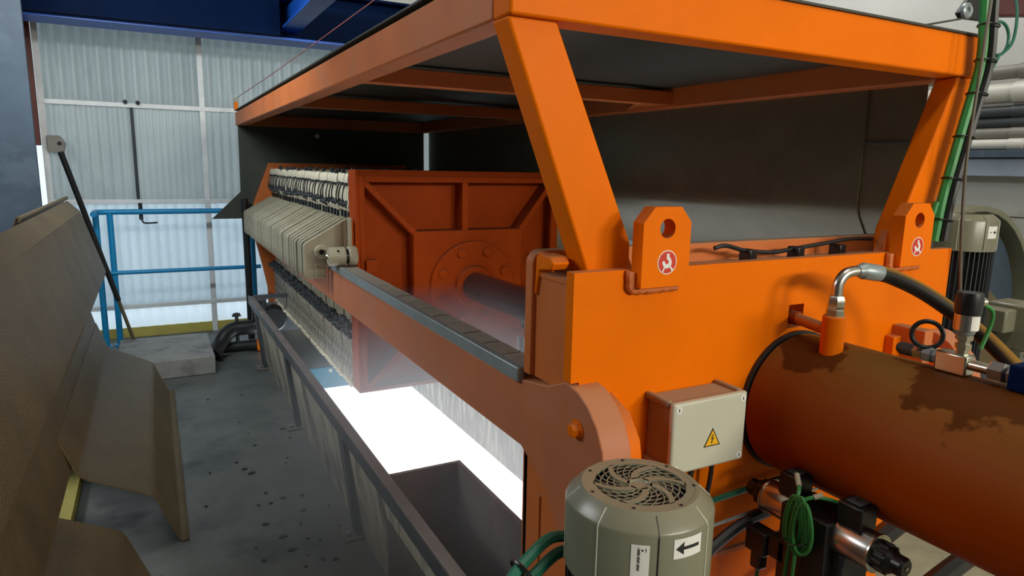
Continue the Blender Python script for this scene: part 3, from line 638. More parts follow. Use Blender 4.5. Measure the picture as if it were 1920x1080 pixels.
# hose with crimped elbow
hs = thing('hydraulic_hose', 'black hydraulic hose curving from the elbow fitting over the cylinder', 'hose', (1.46, 1.055, 1.157))
MB().lathe((1.46, 1.055, 1.157), (0, 0, 1), [(0.022, 0), (0.022, 0.014), (0.019, 0.017)], 6).build('hex_nut', M_zinc, hs)
MB().lathe((1.46, 1.055, 1.174), (0, 0, 1), [(0.019, 0), (0.021, 0.004), (0.021, 0.022), (0.017, 0.032), (0.012, 0.034)], 6).build('hex_nut', M_zinc, hs)
MB().tube(crom([(1.46, 1.055, 1.205), (1.462, 1.055, 1.235), (1.478, 1.052, 1.258), (1.505, 1.048, 1.265), (1.525, 1.045, 1.264)], 6), 0.013, 14).build('elbow', M_steel, hs)
MB().tube([(1.515, 1.046, 1.265), (1.528, 1.044, 1.265), (1.533, 1.043, 1.265), (1.58, 1.035, 1.258), (1.59, 1.034, 1.257)], .02, 20, True, [0.014, 0.018, 0.021, 0.021, 0.019]).build('crimp_sleeve', M_gsteel, hs)
MB().tube(crom([(1.575, 1.036, 1.259), (1.62, 1.025, 1.248), (1.70, 0.995, 1.212), (1.76, 0.95, 1.165), (1.79, 0.88, 1.11), (1.79, 0.80, 1.05), (1.77, 0.70, 0.98), (1.77, 0.58, 0.88), (1.79, 0.48, 0.65), (1.84, 0.44, 0.25), (1.95, 0.50, 0.04), (2.3, 0.75, 0.025)], 8), 0.0195, 16).build('hose', M_hose, hs)
# manifold with pressure sensor
mf = thing('hydraulic_manifold', 'row of zinc hydraulic fittings lying along the cylinder top', 'fitting', (1.52, 0.80, 1.08))
ax = lambda y: (1.52, y, 1.103)
MB().lathe(ax(0.925), (0, -1, 0), [(0.0, 0), (0.010, 0.0), (0.015, 0.008), (0.015, 0.04), (0.012, 0.042)], 16).build('plug', M_grub, mf)
MB().lathe(ax(0.885), (0, -1, 0), [(0.016, 0), (0.016, 0.02)], 6).build('hex_nut', M_zinc, mf)
MB().lathe(ax(0.862), (0, -1, 0), [(0.019, 0), (0.019, 0.018), (0.013, 0.02), (0.013, 0.035)], 6).build('hex_nut', M_gsteel, mf)
MB().box(1.503, 1.537, 0.765, 0.832, 1.076, 1.122).build('block', M_zinc, mf, bevel=0.004)
MB().lathe(ax(0.765), (0, -1, 0), [(0.012, 0), (0.012, 0.04)], 16).build('pipe', M_zinc, mf)
MB().lathe(ax(0.725), (0, -1, 0), [(0.019, 0), (0.022, 0.003), (0.022, 0.028), (0.015, 0.034), (0.015, 0.05)], 6).build('hex_nut', M_steel, mf)
MB().box(1.495, 1.545, 0.60, 0.682, 1.077, 1.13).build('blue_block', M_blued, mf, bevel=0.004)
ps = thing('pressure_sensor', 'black capped pressure sensor with silver label above the fittings', 'sensor', (1.52, 0.785, 1.12))
SC = (1.52, 0.785)
MB().lathe((*SC, 1.12), (0, 0, 1), [(0.012, 0), (0.012, 0.012), (0.016, 0.013), (0.016, 0.025), (0.012, 0.026), (0.012, 0.032), (0.017, 0.034), (0.017, 0.044)], 6).build('hex_stem', M_zinc, ps)
MB().lathe((*SC, 1.164), (0, 0, 1), [(0.014, 0), (0.018, 0.004), (0.020, 0.012)], 24).build('collar', M_gsteel, ps)
sb = MB().lathe((*SC, 1.176), (0, 0, 1), [(0.0235, 0), (0.0235, 0.034)], 32).build('label_body', M_steel, ps)
sl = MB()
for k in range(8):
    a0, a1 = math.radians(-130+k*10), math.radians(-120+k*10); R_ = 0.0238
    sl.bm.faces.new([sl.bm.verts.new((SC[0]+R_*math.cos(a), SC[1]+R_*math.sin(a), z)) for a, z in ((a0, 1.178), (a1, 1.178), (a1, 1.208), (a0, 1.208))])
sl.build('label', M_white, sb)
MB().lathe((*SC, 1.21), (0, 0, 1), [(0.022, 0), (0.026, 0.003), (0.027, 0.03), (0.024, 0.047), (0.0, 0.049)], 32).build('cap', M_blk, ps)
MB().lathe((1.543, 0.778, 1.235), (1, -0.3, 0), [(0.010, 0), (0.010, 0.014), (0, .014)], 12).build('connector', M_zinc, ps)
tag(MB().torus((1.515, 0.86, 1.148), (1.5, 0.86, -0.1), 0.030, 0.0055, 36, 8).build('cable_loop', M_rubber), 'small loop of black cable standing behind the fittings', 'cable')
MB().tube(crom([(1.55, 0.775, 1.232), (1.575, 0.765, 1.215), (1.585, 0.77, 1.18), (1.57, 0.775, 1.13)], 6), 0.0045, 8).build('sensor_cable', M_green, ps)
# orange bracket on right of the front plate
bk = thing('pipe_bracket', 'small orange bracket at the lower right of the cross beam', 'bracket', (1.93, 1.15, 1.0))
MB().box(1.93, 1.97, 1.10, 1.2, 0.96, 1.06).build('bracket_plate', M_orw, bk, bevel=0.004)
MB().box(1.90, 2.0, 1.17, 1.2, 0.95, 1.03).build('bracket_base', M_or, bk, bevel=0.004)

# ================================================================ MOTORS
def motor(cx, cy, zt, label, near=True, R=0.109, rot=0.0, hc_=0.122, body=0.30):
    t = thing('electric_motor', label, 'motor', (cx, cy, zt-hc_-body))
    k = R/0.109; D = (0, 0, -1)
    rt = 0.088*k
    cw = MB(); prof = [(0.080*k, 0.0), (rt-0.002*k, 0.0), (rt, 0.002*k), (0.1075*k, 0.020*k), (R, 0.024*k), (R, hc_), (R-0.003, hc_), (R-0.003, 0.03*k), (0.080*k, 0.012*k)]
    cw.lathe((cx, cy, zt), D, prof + prof[:1], 64, 0.0, False); c = cw.build('fan_cowl', M_motor, t)
    # grille: ring, hub, spiral spokes and arcs
    MB().lathe((cx, cy, zt-0.012*k), D, [(0.0, 0), (0.083*k, 0), (0.083*k, 0.004), (0, 0.004)], 40).build('grille_dark', M_blk, c)  # black disc painting the dark inside the cowl
    if near:
        g = MB()
        def arcstrip(r0, r1, a0, a1, z0, z1, n=40):
            o_, i_ = [], []
            for q in range(n+1):
                a = a0+(a1-a0)*q/n; o_.append((cx+r1*math.cos(a), cy+r1*math.sin(a))); i_.append((cx+r0*math.cos(a), cy+r0*math.sin(a)))
            g.prism(o_ + i_[::-1], 'z', z0, z1)
        def spiral(a0, w_, r0, r1, tw, z0, z1, n=12):
            L_, R2 = [], []
            for q in range(n+1):
                u_ = q/n; r_ = r0+(r1-r0)*u_; a = a0+tw*u_; hw = w_*0.5/r_
                L_.append((cx+r_*math.cos(a-hw), cy+r_*math.sin(a-hw))); R2.append((cx+r_*math.cos(a+hw), cy+r_*math.sin(a+hw)))
            g.prism(L_ + R2[::-1], 'z', z0, z1)
        zt2 = zt-0.0004
        g.ringplate(circ(cx, cy, 0.0805, 64), circ(cx, cy, 0.067, 64), 'z', zt-0.004, zt2)
        for q in range(6): spiral(rot+q*PI/3, 0.0105, 0.016, 0.069, -0.85, zt-0.004, zt2)
        g.lathe((cx, cy, zt-0.004), (0, 0, 1), [(0.0185, 0), (0.0185, 0.0036), (0.015, 0.0036), (0.013, 0.001), (0, 0.001)], 32)
        for q in range(24):
            if q % 4: spiral(rot+q*PI/12, 0.0017, 0.02, 0.069, -0.85, zt-0.0026, zt-0.0012)
        for r_ in (0.028, 0.038, 0.048, 0.058): arcstrip(r_-0.001, r_+0.001, 0, 2*PI, zt-0.0034, zt-0.002, 64)
        g.build('grille', M_motor, c, smooth=False)
        for q in range(7):
            a = rot+q*2*PI/7
            MB().lathe((cx+0.0795*math.cos(a), cy+0.0795*math.sin(a), zt-0.0002), (0, 0, 1), [(0.0026, 0), (0.0026, 0.001), (0, 0.001)], 10).build('rivet', M_ink, c)
    for q in range(8):
        a = math.radians(-114) + q*PI/4; ca, sa = math.cos(a), math.sin(a)
        pts = [(cx+ca*r_, cy+sa*r_, zt-h_) for r_, h_ in ((0.0895*k, 0.004*k), (0.1075*k, 0.021*k), (R+0.0003, 0.026*k), (R+0.0003, hc_-0.005))]
        MB().tube(pts, 0.0011*k, 6).build('cowl_seam', M_ink if q == 0 else M_box, c)
    bd = MB(); zb0 = zt-hc_
    bd.cyl((cx, cy, zb0+0.01), (cx, cy, zb0-body), R*0.80, 40)
    nf = 40
    for q in range(nf):
        a = 2*PI*q/nf; d = Vector((math.cos(a), math.sin(a))); n = Vector((-d.y, d.x))*0.0016*k
        p0 = Vector((cx, cy))+d*R*0.78; p1 = Vector((cx, cy))+d*R*0.97
        bd.prism([tuple(p0+n), tuple(p1+n), tuple(p1-n), tuple(p0-n)], 'z', zb0-body+0.02, zb0+0.005)
    bd.build('finned_body', M_grub, t)  # dark grey holds the shadows between the fins
    MB().lathe((cx, cy, zb0-body+0.02), D, [(0, 0), (R*1.05, 0), (R*1.05, 0.02), (0, .02)], 40).build('mount_flange', M_motor, t)
    return t, c
mt, cw = motor(0.611, 0.7325, 1.042, 'grey green electric motor with spiral fan grille in the foreground', True, rot=0.35)
def wrap(name, m, parent, c, R_, a0, a1, z0, z1, n=10):
    mb = MB(); A, B = [], []
    for k in range(n+1):
        a = math.radians(a0+(a1-a0)*k/n)
        A.append(mb.bm.verts.new((c[0]+R_*math.cos(a), c[1]+R_*math.sin(a), z0))); B.append(mb.bm.verts.new((c[0]+R_*math.cos(a), c[1]+R_*math.sin(a), z1)))
    for k in range(n): mb.bm.faces.new((A[k], A[k+1], B[k+1], B[k]))
    return mb.build(name, m, parent)
def wrap_poly(mb, c, R_, pts, amid, zmid):
    # pts in metres along the surface (right, up)
    vs_ = []
    for a, b in pts:
        an = math.radians(amid) + a/R_; vs_.append(mb.bm.verts.new((c[0]+R_*math.cos(an), c[1]+R_*math.sin(an), zmid+b)))
    mb.bm.faces.new(vs_)
mc = (0.611, 0.7325); F0 = -129.8
aw = wrap('arrow_sticker', M_white, cw, mc, 0.1096, F0+27, F0+52, 0.984, 1.013)
ar = MB()
wrap_poly(ar, mc, 0.1100, [(-0.021, 0.0), (-0.008, 0.0095), (-0.0085, 0.0028), (-0.0085, -0.0028), (-0.008, -0.0095)], F0+39.5, 0.9985)
for k in range(4): wrap_poly(ar, mc, 0.1100, [(-0.0085+k*0.0068, 0.0024), (-0.0085+k*0.0068, -0.0024), (-0.0085+(k+1)*0.0068, -0.0024), (-0.0085+(k+1)*0.0068, 0.0024)], F0+39.5, 0.9985)
ar.build('arrow', M_ink, aw)
lbl = wrap('type_label', M_white, cw, mc, 0.1096, F0-3.5, F0+9.5, 0.925, 1.006)
tx = MB()
for k in range(16):
    h = 0.0018 if k % 5 else 0.0009
    wrap_poly(tx, mc, 0.10985, [(-0.0022, 0.036-k*0.0022), (0.0012+0.0006*(k % 2), 0.036-k*0.0022), (0.0012+0.0006*(k % 3 == 0), 0.036-k*0.0022-h), (-0.0022+0.0005*(k % 2), 0.036-k*0.0022-h)], F0+2, 0.966)
wrap_poly(tx, mc, 0.10985, [(0.0035, 0.034), (0.0060, 0.034), (0.0060, 0.031), (0.0035, 0.031)], F0+2, 0.966)
wrap_poly(tx, mc, 0.10985, [(0.0088, 0.036), (0.0098, 0.036), (0.0098, 0.030), (0.0088, 0.030)], F0+2, 0.966)
tx.build('label_print', M_ink, lbl)

# second motor behind on the right with terminal box
m2, cw2 = motor(3.02, 1.625, 1.345, 'grey green electric motor standing behind the right end of the cross beam', False, R=0.125, hc_=0.15, body=0.5)
tb = MB().box(3.24, 3.40, 1.42, 1.60, 0.76, 0.96).build('terminal_box', M_motor, m2, bevel=0.012)
MB().prism([(3.31, 0.85), (3.35, 0.85), (3.33, 0.895)], 'y', 1.42, 1.4195).build('warning_triangle', M_yel, tb)
MB().box(3.16, 3.26, 1.48, 1.60, 0.84, 0.94).build('box_neck', M_motor, m2, bevel=0.008)
aw2 = wrap('arrow_sticker', M_white, cw2, (3.02, 1.625), 0.1256, -108, -84, 1.25, 1.30)
a2 = MB(); wrap_poly(a2, (3.02, 1.625), 0.1260, [(0.022, 0.0), (0.008, 0.008), (0.008, 0.003), (-0.016, 0.003), (-0.016, -0.003), (0.008, -0.003), (0.008, -0.008)], -96, 1.275); a2.build('arrow', M_ink, aw2)
pu = thing('pump_stand', 'dark grey pump base under the second motor', 'pump', (3.1, 1.6, 0))
MB().lathe((3.02, 1.625, 0.02), (0, 0, 1), [(0.0, 0), (0.2, 0), (0.2, 0.05), (0.13, 0.1), (0.13, 0.5), (0.16, 0.55), (0.16, 0.675), (0, .675)], 32).build('pump_body', M_grub, pu)
MB().box(2.85, 3.3, 1.4, 1.8, 0.0, 0.03).build('pump_base', M_grub, pu, bevel=0.004)
# hooded machine further right
hm = thing('hooded_machine', 'khaki hooded machine with slate blue side at the right edge', 'machine', (3.8, 2.2, 0))
arc = [(3.78+0.60*math.cos(math.radians(a)), 0.72+0.60*math.sin(math.radians(a))) for a in range(175, 4, -10)]
MB().sheet([(3.18, 0.0)] + arc + [(4.40, 0.0)], 'y', 1.95, 2.9, 0.03).build('hood', M_motor, hm, bevel=0.004)
MB().prism([(3.21, 0.0)] + [(3.78+(a-3.78)*0.95, 0.72+(b-0.72)*0.95) for a, b in arc] + [(4.36, 0.0)], 'y', 2.02, 2.05).build('side_sheet', M_col, hm)
MB().prism([(3.42, 1.12), (3.50, 1.15), (4.1, 0.75), (4.1, 0.2), (3.6, 0.55)], 'y', 1.90, 1.98).build('guard_plate', M_tan, hm, bevel=0.006)
MB().box(3.60, 4.0, 2.3, 2.5, 1.25, 1.385).build('hood_block', M_motor, hm, bevel=0.01)

# ================================================================ VALVE BLOCK (low, right of the motor)
vb = thing('valve_block', 'black hydraulic valve block with two steel solenoids under the cylinder', 'valve', (1.33, 0.93, 0.3))
VX, VZ = 1.33, 0.695
MB().box(VX-0.055, VX+0.06, 0.885, 1.01, 0.30, VZ+0.035).build('block', M_blk, vb, bevel=0.004)
MB().box(VX-0.02, VX+0.07, 0.86, 0.97, 0.28, VZ-0.04).build('sub_plate', M_grub, vb, bevel=0.004)
def sol(y, s, L_):
    d = (0, s, 0)
    o = MB().lathe((VX, y, VZ), d, [(0.0, 0), (0.041, 0), (0.042, 0.003), (0.042, L_-0.003), (0.041, L_), (0, L_)], 36).build('solenoid', M_steel, vb)
    MB().lathe((VX, y+s*L_, VZ), d, [(0.0, -.001), (0.044, 0), (0.044, 0.004), (0.03, 0.006)], 32).build('end_ring', M_zinc, o)
    pr = []
    kn = MB(); n = 40
    rings = []
    for h, rr in ((0.004, 0.031), (0.032, 0.030), (0.042, 0.022), (0.060, 0.022), (0.065, 0.018), (0.065, 0.0)):
        pr.append((rr, h))
    kn.lathe((VX, y+s*L_, VZ), d, pr, 28)
    for q in range(10):
        a = 2*PI*q/10; c_ = (VX+0.030*math.cos(a), 0, VZ+0.030*math.sin(a))
        kn.cyl((c_[0], y+s*(L_+0.006), c_[2]), (c_[0], y+s*(L_+0.03), c_[2]), 0.0045, 8)
    k_ = kn.build('knob', M_blk, o)
    MB().lathe((VX, y+s*(L_+0.065), VZ), d, [(0.004, 0), (0.004, 0.002), (0, .002)], 10).build('knob_pin', M_zinc, k_)
sol(1.01, 1, 0.075); sol(0.885, -1, 0.085)
for y0, y1 in ((0.99, 1.045), (0.825, 0.885)):
    c_ = MB().box(VX-0.028, VX+0.028, y0, y1, VZ+0.036, VZ+0.092).build('connector', M_blk, vb, bevel=0.004)
    MB().box(VX-0.018, VX+0.018, y0+0.012, y1-0.012, VZ+0.092, VZ+0.097).build('connector_lid', M_grub, c_, bevel=0.002)
    MB().lathe((VX, (y0+y1)/2, VZ+0.097), (0, 0, 1), [(0.005, 0), (0.005, 0.001)], 10).build('screw', M_blk, c_)
cl_ = thing('pilot_connector', 'small black connector hanging left of the valve block', 'connector', (1.22, 1.05, 0.55))
MB().box(1.265, 1.31, 1.04, 1.10, 0.565, 0.625).build('connector_body', M_blk, cl_, bevel=0.004)
MB().box(1.272, 1.302, 1.055, 1.085, 0.52, 0.565).build('gland', M_blk, cl_, bevel=0.004)
MB().box(1.275, 1.315, 0.99, 1.04, 0.575, 0.628).build('arm', M_blk, cl_, bevel=0.003)
def cable(name, pts, r, m, label, cat='cable', k=8, group=None):
    return tag(MB().tube(crom(pts, k), r, 8).build(name, m), label, cat, group)
cable('green_cable', [(1.287, 1.07, 0.525), (1.285, 1.07, 0.49), (1.278, 1.065, 0.44), (1.275, 1.06, 0.38)], 0.005, M_green, 'short green cable below the hanging connector')
# coil of green cable in front of the block
gc = thing('cable_coil', 'bundle of green cable tied in a hanging coil on the valve block', 'cable', (1.27, 0.90, 0.5))
for q in range(4):
    cx_ = 1.268 - 0.003*q; yy = 0.905-0.012*q; pts = []
    for k in range(25):
        a = 2*PI*k/24; pts.append((cx_+0.004*math.sin(a*2), yy+(0.021+0.003*(q % 2))*math.cos(a), 0.668+(0.062+0.004*(q % 3))*math.sin(a)))
    MB().tube(pts, 0.0042, 8, False).build('cable_loop', M_green, gc)
for q in range(2):
    MB().tube(crom([(1.262, 0.90-q*0.014, 0.62), (1.260, 0.905-q*0.02, 0.56), (1.262, 0.91-q*0.018, 0.48), (1.265, 0.92-q*0.018, 0.38)], 6), 0.0045, 8).build('cable_tail', M_green, gc)
MB().torus((1.262, 0.885, 0.63), (0, 0.2, 1), 0.026, 0.0016, 24, 6).build('cable_tie', M_blk, gc)
MB().tube(crom([(1.27, 0.90, 0.728), (1.28, 0.905, 0.745), (1.305, 0.93, 0.758), (1.33, 0.955, 0.752), (1.345, 0.965, 0.735)], 6), 0.0045, 8).build('cable_tail', M_green, gc)
MB().tube(crom([(1.27, 0.885, 0.728), (1.29, 0.87, 0.738), (1.32, 0.845, 0.735), (1.345, 0.815, 0.722)], 6), 0.0045, 8).build('cable_tail', M_green, gc)
for p, q in (((1.283, 0.908, 0.750), (1.30, 0.93, 0.766)), ((1.288, 0.871, 0.738), (1.305, 0.862, 0.744))):
    MB().cyl(p, q, 0.0062, 10).build('cable_marker', M_plate, gc)
gc.location.z += 0.04; gc.location.y += 0.055; gc.location.x -= 0.012
# conduits running along the cross beam foot
cable('green_conduit', [(0.98, 1.17, 0.655), (1.10, 1.17, 0.663), (1.30, 1.17, 0.672), (1.60, 1.17, 0.68), (1.85, 1.17, 0.68)], 0.008, M_greend, 'straight dark green conduit low on the cross beam', 'conduit', 3)
cable('steel_tube', [(0.98, 1.14, 0.61), (1.30, 1.14, 0.625), (1.70, 1.14, 0.64)], 0.004, M_gsteel, 'thin steel tube below the green conduit', 'tube', 3)
cable('black_hose', [(0.98, 1.10, 0.53), (1.08, 1.10, 0.55), (1.18, 1.11, 0.59), (1.30, 1.12, 0.62), (1.5, 1.13, 0.63)], 0.014, M_rubber, 'black hose sloping below the steel tube', 'hose', 5)
cable('black_hose', [(1.36, 0.93, 0.42), (1.60, 1.0, 0.50), (1.85, 1.05, 0.52), (2.1, 1.1, 0.50)], 0.028, M_rubber, 'thick black hose leaving right behind the solenoid, rear one', 'hose', 6)
cable('black_hose', [(1.36, 0.86, 0.36), (1.60, 0.86, 0.46), (1.85, 0.88, 0.49), (2.1, 0.92, 0.47)], 0.026, M_rubber, 'thick black hose leaving right behind the solenoid, front one', 'hose', 6)
# hydraulic tank under the motor
tk = thing('hydraulic_tank', 'red orange hydraulic oil tank below the electric motor', 'tank', (0.9, 0.8, 0))
MB().box(0.92, 1.75, 0.50, 1.05, 0.02, 0.30).build('tank_body', M_orw, tk, bevel=0.006)
MB().box(0.50, 0.93, 0.60, 0.86, 0.02, 0.62).build('motor_plinth', M_orw, tk, bevel=0.006)
# green hoses beside the motor
cable('green_hose', [(0.56, 0.83, 0.918), (0.52, 0.83, 0.925), (0.475, 0.81, 0.921), (0.425, 0.79, 0.90), (0.39, 0.77, 0.85), (0.37, 0.76, 0.70), (0.40, 0.76, 0.45), (0.50, 0.80, 0.30)], 0.009, M_greend, 'dark green hose curving out left of the foreground motor, upper one', 'hose')
cable('green_hose', [(0.57, 0.82, 0.895), (0.53, 0.82, 0.903), (0.48, 0.80, 0.897), (0.435, 0.785, 0.875), (0.405, 0.77, 0.80), (0.40, 0.77, 0.55), (0.50, 0.80, 0.34)], 0.009, M_greend, 'dark green hose curving out left of the foreground motor, lower one', 'hose')
tag(MB().torus((0.452, 0.80, 0.902), (1, 0.2, 0.5), 0.022, 0.003, 24, 6).build('cable_tie', M_blk), 'black cable tie around the green hoses by the motor', 'cable tie')

# ================================================================ CABLES ON TOP AND RIGHT LEG
cable('black_cable', [(1.30, 1.31, 1.30), (1.34, 1.31, 1.305), (1.42, 1.315, 1.288), (1.52, 1.31, 1.28), (1.62, 1.32, 1.285), (1.74, 1.32, 1.295), (1.86, 1.32, 1.305), (1.98, 1.33, 1.30)], 0.006, M_rubber, 'black cable lying along the cross beam top')
for x in (1.43, 1.62, 1.80):
    tag(MB().box(x-0.014, x+0.014, 1.295, 1.335, 1.255, 1.292).build('cable_clip', M_blk, bevel=0.003), 'black cable clip on the cross beam top, ' + {1.43: 'left one', 1.62: 'middle one', 1.80: 'right one'}[x], 'clip', 'clips on the cross beam top')
bd_ = [(2.20, 1.21, 4.28), (2.20, 1.21, 3.2), (2.20, 1.21, 2.25), (2.20, 1.21, 2.10), (2.205, 1.21, 2.0), (2.222, 1.21, 1.88), (2.226, 1.215, 1.80), (2.20, 1.22, 1.68), (2.165, 1.22, 1.55), (2.135, 1.22, 1.43), (2.118, 1.22, 1.30)]
cable('green_cable', bd_, 0.0145, M_green, 'thick green cable strapped down the right canopy leg')
cable('black_cable', [(a+0.026, b-0.012, c) for a, b, c in bd_], 0.013, M_rubber, 'black cable running beside the green one down the right canopy leg')
cable('green_cable', [(2.116, 1.225, 1.42), (2.105, 1.23, 1.36), (2.10, 1.24, 1.29)], 0.009, M_green, 'short green cable end at the foot of the right canopy leg')
for k in range(7):
    p = crom(bd_, 8)[28+k*8]
    tag(MB().torus((p.x+0.013, p.y-0.006, p.z), (0.15, 0, 1), 0.0285, 0.0025, 20, 6).build('cable_tie', M_blk), 'black cable tie on the right leg cables, %s from the top' % ordinal(k+1), 'cable tie', 'cable ties on the right leg')
cable('wire_rope', [(2.165, 1.17, 4.28), (2.165, 1.17, 3.2), (2.165, 1.17, 2.12), (2.160, 1.17, 2.0), (2.155, 1.17, 1.85), (2.148, 1.17, 1.68), (2.145, 1.17, 1.55), (2.16, 1.17, 1.4), (2.185, 1.17, 1.25), (2.22, 1.17, 1.08)], 0.0045, M_rope, 'thin grey rope hanging beside the right canopy leg', 'rope')
wi = thing('winch', 'dark maroon winch housing with black bracket and pulley at upper right', 'winch', (2.75, 1.45, 2.03))
MB().prism([(2.60, 2.045), (2.95, 2.085), (2.95, 2.3), (2.60, 2.3)], 'y', 1.40, 1.44).build('housing', M_maroon, wi, bevel=0.006)
MB().prism([(2.44, 2.04), (2.52, 2.13), (2.60, 2.15), (2.60, 2.03), (2.46, 2.025)], 'y', 1.415, 1.435).build('bracket', M_blk, wi, bevel=0.004)
MB().box(2.72, 2.80, 1.40, 1.44, 2.3, 4.3).build('hanger', M_maroon, wi, bevel=0.004)
MB().lathe((2.455, 1.41, 2.045), (0, -1, 0), [(0.008, 0), (0.024, 0.0), (0.026, 0.005), (0.026, 0.012), (0.02, 0.016), (0.012, 0.014), (0.008, 0.006)], 24).build('pulley', M_gsteel, wi)
cable('winch_wire', [(2.445, 1.41, 2.02), (2.25, 1.8, 1.985), (1.9, 2.6, 1.96), (1.5, 3.5, 1.93)], 0.0035, M_rope, 'thin wire running from the pulley over the canopy roof', 'wire', 3)
co = [(2.56, 1.33, 1.60)]
lp = [(2.28, 1.22, 1.79), (2.36, 1.25, 1.83), (2.45, 1.28, 1.885)]
for k in range(22):
    a = -PI/2 + 2*PI*k/20; lp.append((2.49+0.06*math.cos(a), 1.31, 1.945+0.053*math.sin(a)))
lp += [(2.55, 1.30, 1.93), (2.565, 1.30, 1.99), (2.57, 1.31, 2.06), (2.57, 1.33, 2.12), (2.57, 1.36, 2.3), (2.57, 1.36, 3.2), (2.57, 1.36, 4.28)]
cable('green_cable', lp, 0.0048, M_greend, 'dark green cable looped in a ring below the winch', 'cable', 3)
cable('pull_cord', [(0.66, 6.185, 2.02), (0.85, 5.0, 2.155), (1.15, 3.0, 2.40), (1.35, 1.6, 2.6), (2.22, -4.48, 3.47)], 0.0026, M_cord, 'thin faded red pull cord rising from the canopy corner', 'cord', 3)

# ================================================================ LEFT: COVERS, POLE, HANDRAIL, PIPES
cs = thing('cover_sheet', 'tall dusty tan cover sheet leaning in the left foreground', 'cover sheet', (-0.35, 3.0, 0.3))
up = [(-0.335, 0.37), (-0.387, 0.585), (-0.382, 0.605), (-0.290, 0.805), (-0.288, 0.83), (-0.392, 1.195)]
MB().sheet(up, 'y', 0.75, 4.78, 0.006).build('sheet', M_tan, cs, angle=25)
MB().sheet([(-0.390, 1.193), (-0.452, 1.256)], 'y', 0.75, 4.78, 0.006).build('top_flange', M_tan, cs)
def drip(y0, y1, label, dx=0.0):
    t = thing('folded_cover', label, 'cover sheet', (-0.1+dx, (y0+y1)/2, 0))
    pr_ = [(-0.37, 0.50), (-0.332, 0.385), (-0.318, 0.345), (-0.290, 0.322), (-0.10, 0.222), (-0.078, 0.208), (-0.066, 0.185), (0.0, 0.012), (0.012, 0.004)]
    MB().sheet([(a+dx, b) for a, b in pr_], 'y', y0, y1, 0.005).build('sheet', M_tan, t, angle=40)
    MB().sheet([(0.008+dx, 0.002), (0.036+dx, 0.002), (0.040+dx, 0.012)], 'y', y0-0.01, y1, 0.008).build('rolled_lip', M_tan, t, bevel=0.002)
drip(2.80, 4.80, 'folded tan drip panel on the floor, the farther one')
drip(0.9, 2.56, 'folded tan drip panel at the lower left corner, the nearer one', -0.10)
bs = thing('spare_sheet', 'tan sheet with rolled lip standing behind the tall cover sheet', 'cover sheet', (-0.55, 4.4, 0))
MB().sheet([(-0.62, 0.0), (-0.52, 1.23), (-0.505, 1.245)], 'y', 3.45, 5.3, 0.006).build('sheet', M_tan, bs)
MB().tube([(-0.505, 3.45, 1.247), (-0.505, 5.3, 1.247)], 0.012, 10).build('rolled_lip', M_tan, bs)
tag(MB().box(-0.50, -0.385, 2.7, 5.0, 0.0, 0.05).build('toe_board', M_yellow), 'yellow toe board on the floor behind the drip panels', 'board')
# pole
pd = (Vector((-0.53, 5.5, 1.545)) - Vector((-0.175, 5.86, 0.0)))
P_ = lambda t: Vector((-0.175, 5.86, 0.0)) + pd*t
po_ = thing('broom_pole', 'long black pole leaning against the tan cover sheet', 'pole', (-0.175, 5.86, 0))
MB().tube([P_(0.30), P_(1.0)], 0.019, 14).build('black_handle', M_rubber, po_)
MB().tube([P_(0.0), P_(0.31)], 0.013, 12).build('worn_end', M_tan2, po_)
# handrail
hr = thing('handrail', 'cyan blue steel handrail in front of the corrugated wall', 'railing', (0.3, 6.23, 0))
MB().tube(crom([(-0.412, 6.02, 1.088), (-0.412, 6.1, 1.088), (-0.41, 6.17, 1.09), (-0.38, 6.22, 1.091), (-0.2, 6.23, 1.091), (0.80, 6.23, 1.091)], 4), 0.022, 12).build('top_rail', M_rail, hr)
MB().tube([(-0.41, 6.21, 0.605), (0.80, 6.23, 0.60)], 0.017, 12).build('mid_rail', M_rail, hr)
for x, y in ((-0.41, 6.2), (-0.315, 6.23), (0.74, 6.23)):
    MB().tube([(x, y, 0.0), (x, y, 1.085)], 0.023, 12).build('post', M_rail, hr)
    MB().box(x-0.04, x+0.04, y-0.04, y+0.04, 0, 0.012).build('post_foot', M_rail, hr)
tag(MB().tube(crom([(0.675, 6.05, 0.0), (0.675, 6.05, 0.5), (0.672, 6.05, 1.2)], 3), 0.028, 14).build('black_standpipe', M_rubber), 'upright black pipe beside the far end of the press', 'pipe')
# plinth
tag(MB().box(-0.30, 0.318, 5.10, 5.85, 0, 0.135).build('concrete_plinth', M_conc, bevel=0.008), 'low pale concrete plinth on the floor below the handrail', 'plinth')
# black pipe with valve
bpz = thing('black_pipe', 'thick black elbow pipe with a valve handle beside the plinth', 'pipe', (0.5, 5.6, 0))
MB().tube(crom([(0.33, 5.45, 0.06), (0.38, 5.52, 0.10), (0.43, 5.57, 0.165), (0.50, 5.6, 0.20), (0.60, 5.6, 0.205), (0.66, 5.6, 0.21), (0.69, 5.6, 0.26), (0.69, 5.6, 0.42)], 6), 0.058, 16).build('elbow_pipe', M_rubber, bpz)
MB().lathe((0.33, 5.45, 0.06), (-0.6, -0.5, -0.4), [(0.058, 0), (0.085, 0), (0.085, 0.02), (0, 0.02)], 20).build('flange', M_rubber, bpz)
MB().cyl((0.38, 5.62, 0.05), (0.86, 5.62, 0.05), 0.045, 16).build('lower_pipe', M_rubber, bpz)
MB().cyl((0.66, 5.62, 0.05), (0.72, 5.62, 0.05), 0.05, 16).build('orange_band', M_or, bpz)
MB().cyl((0.52, 5.6, 0.02), (0.52, 5.6, 0.30), 0.014, 10).build('valve_stem', M_grub, bpz)
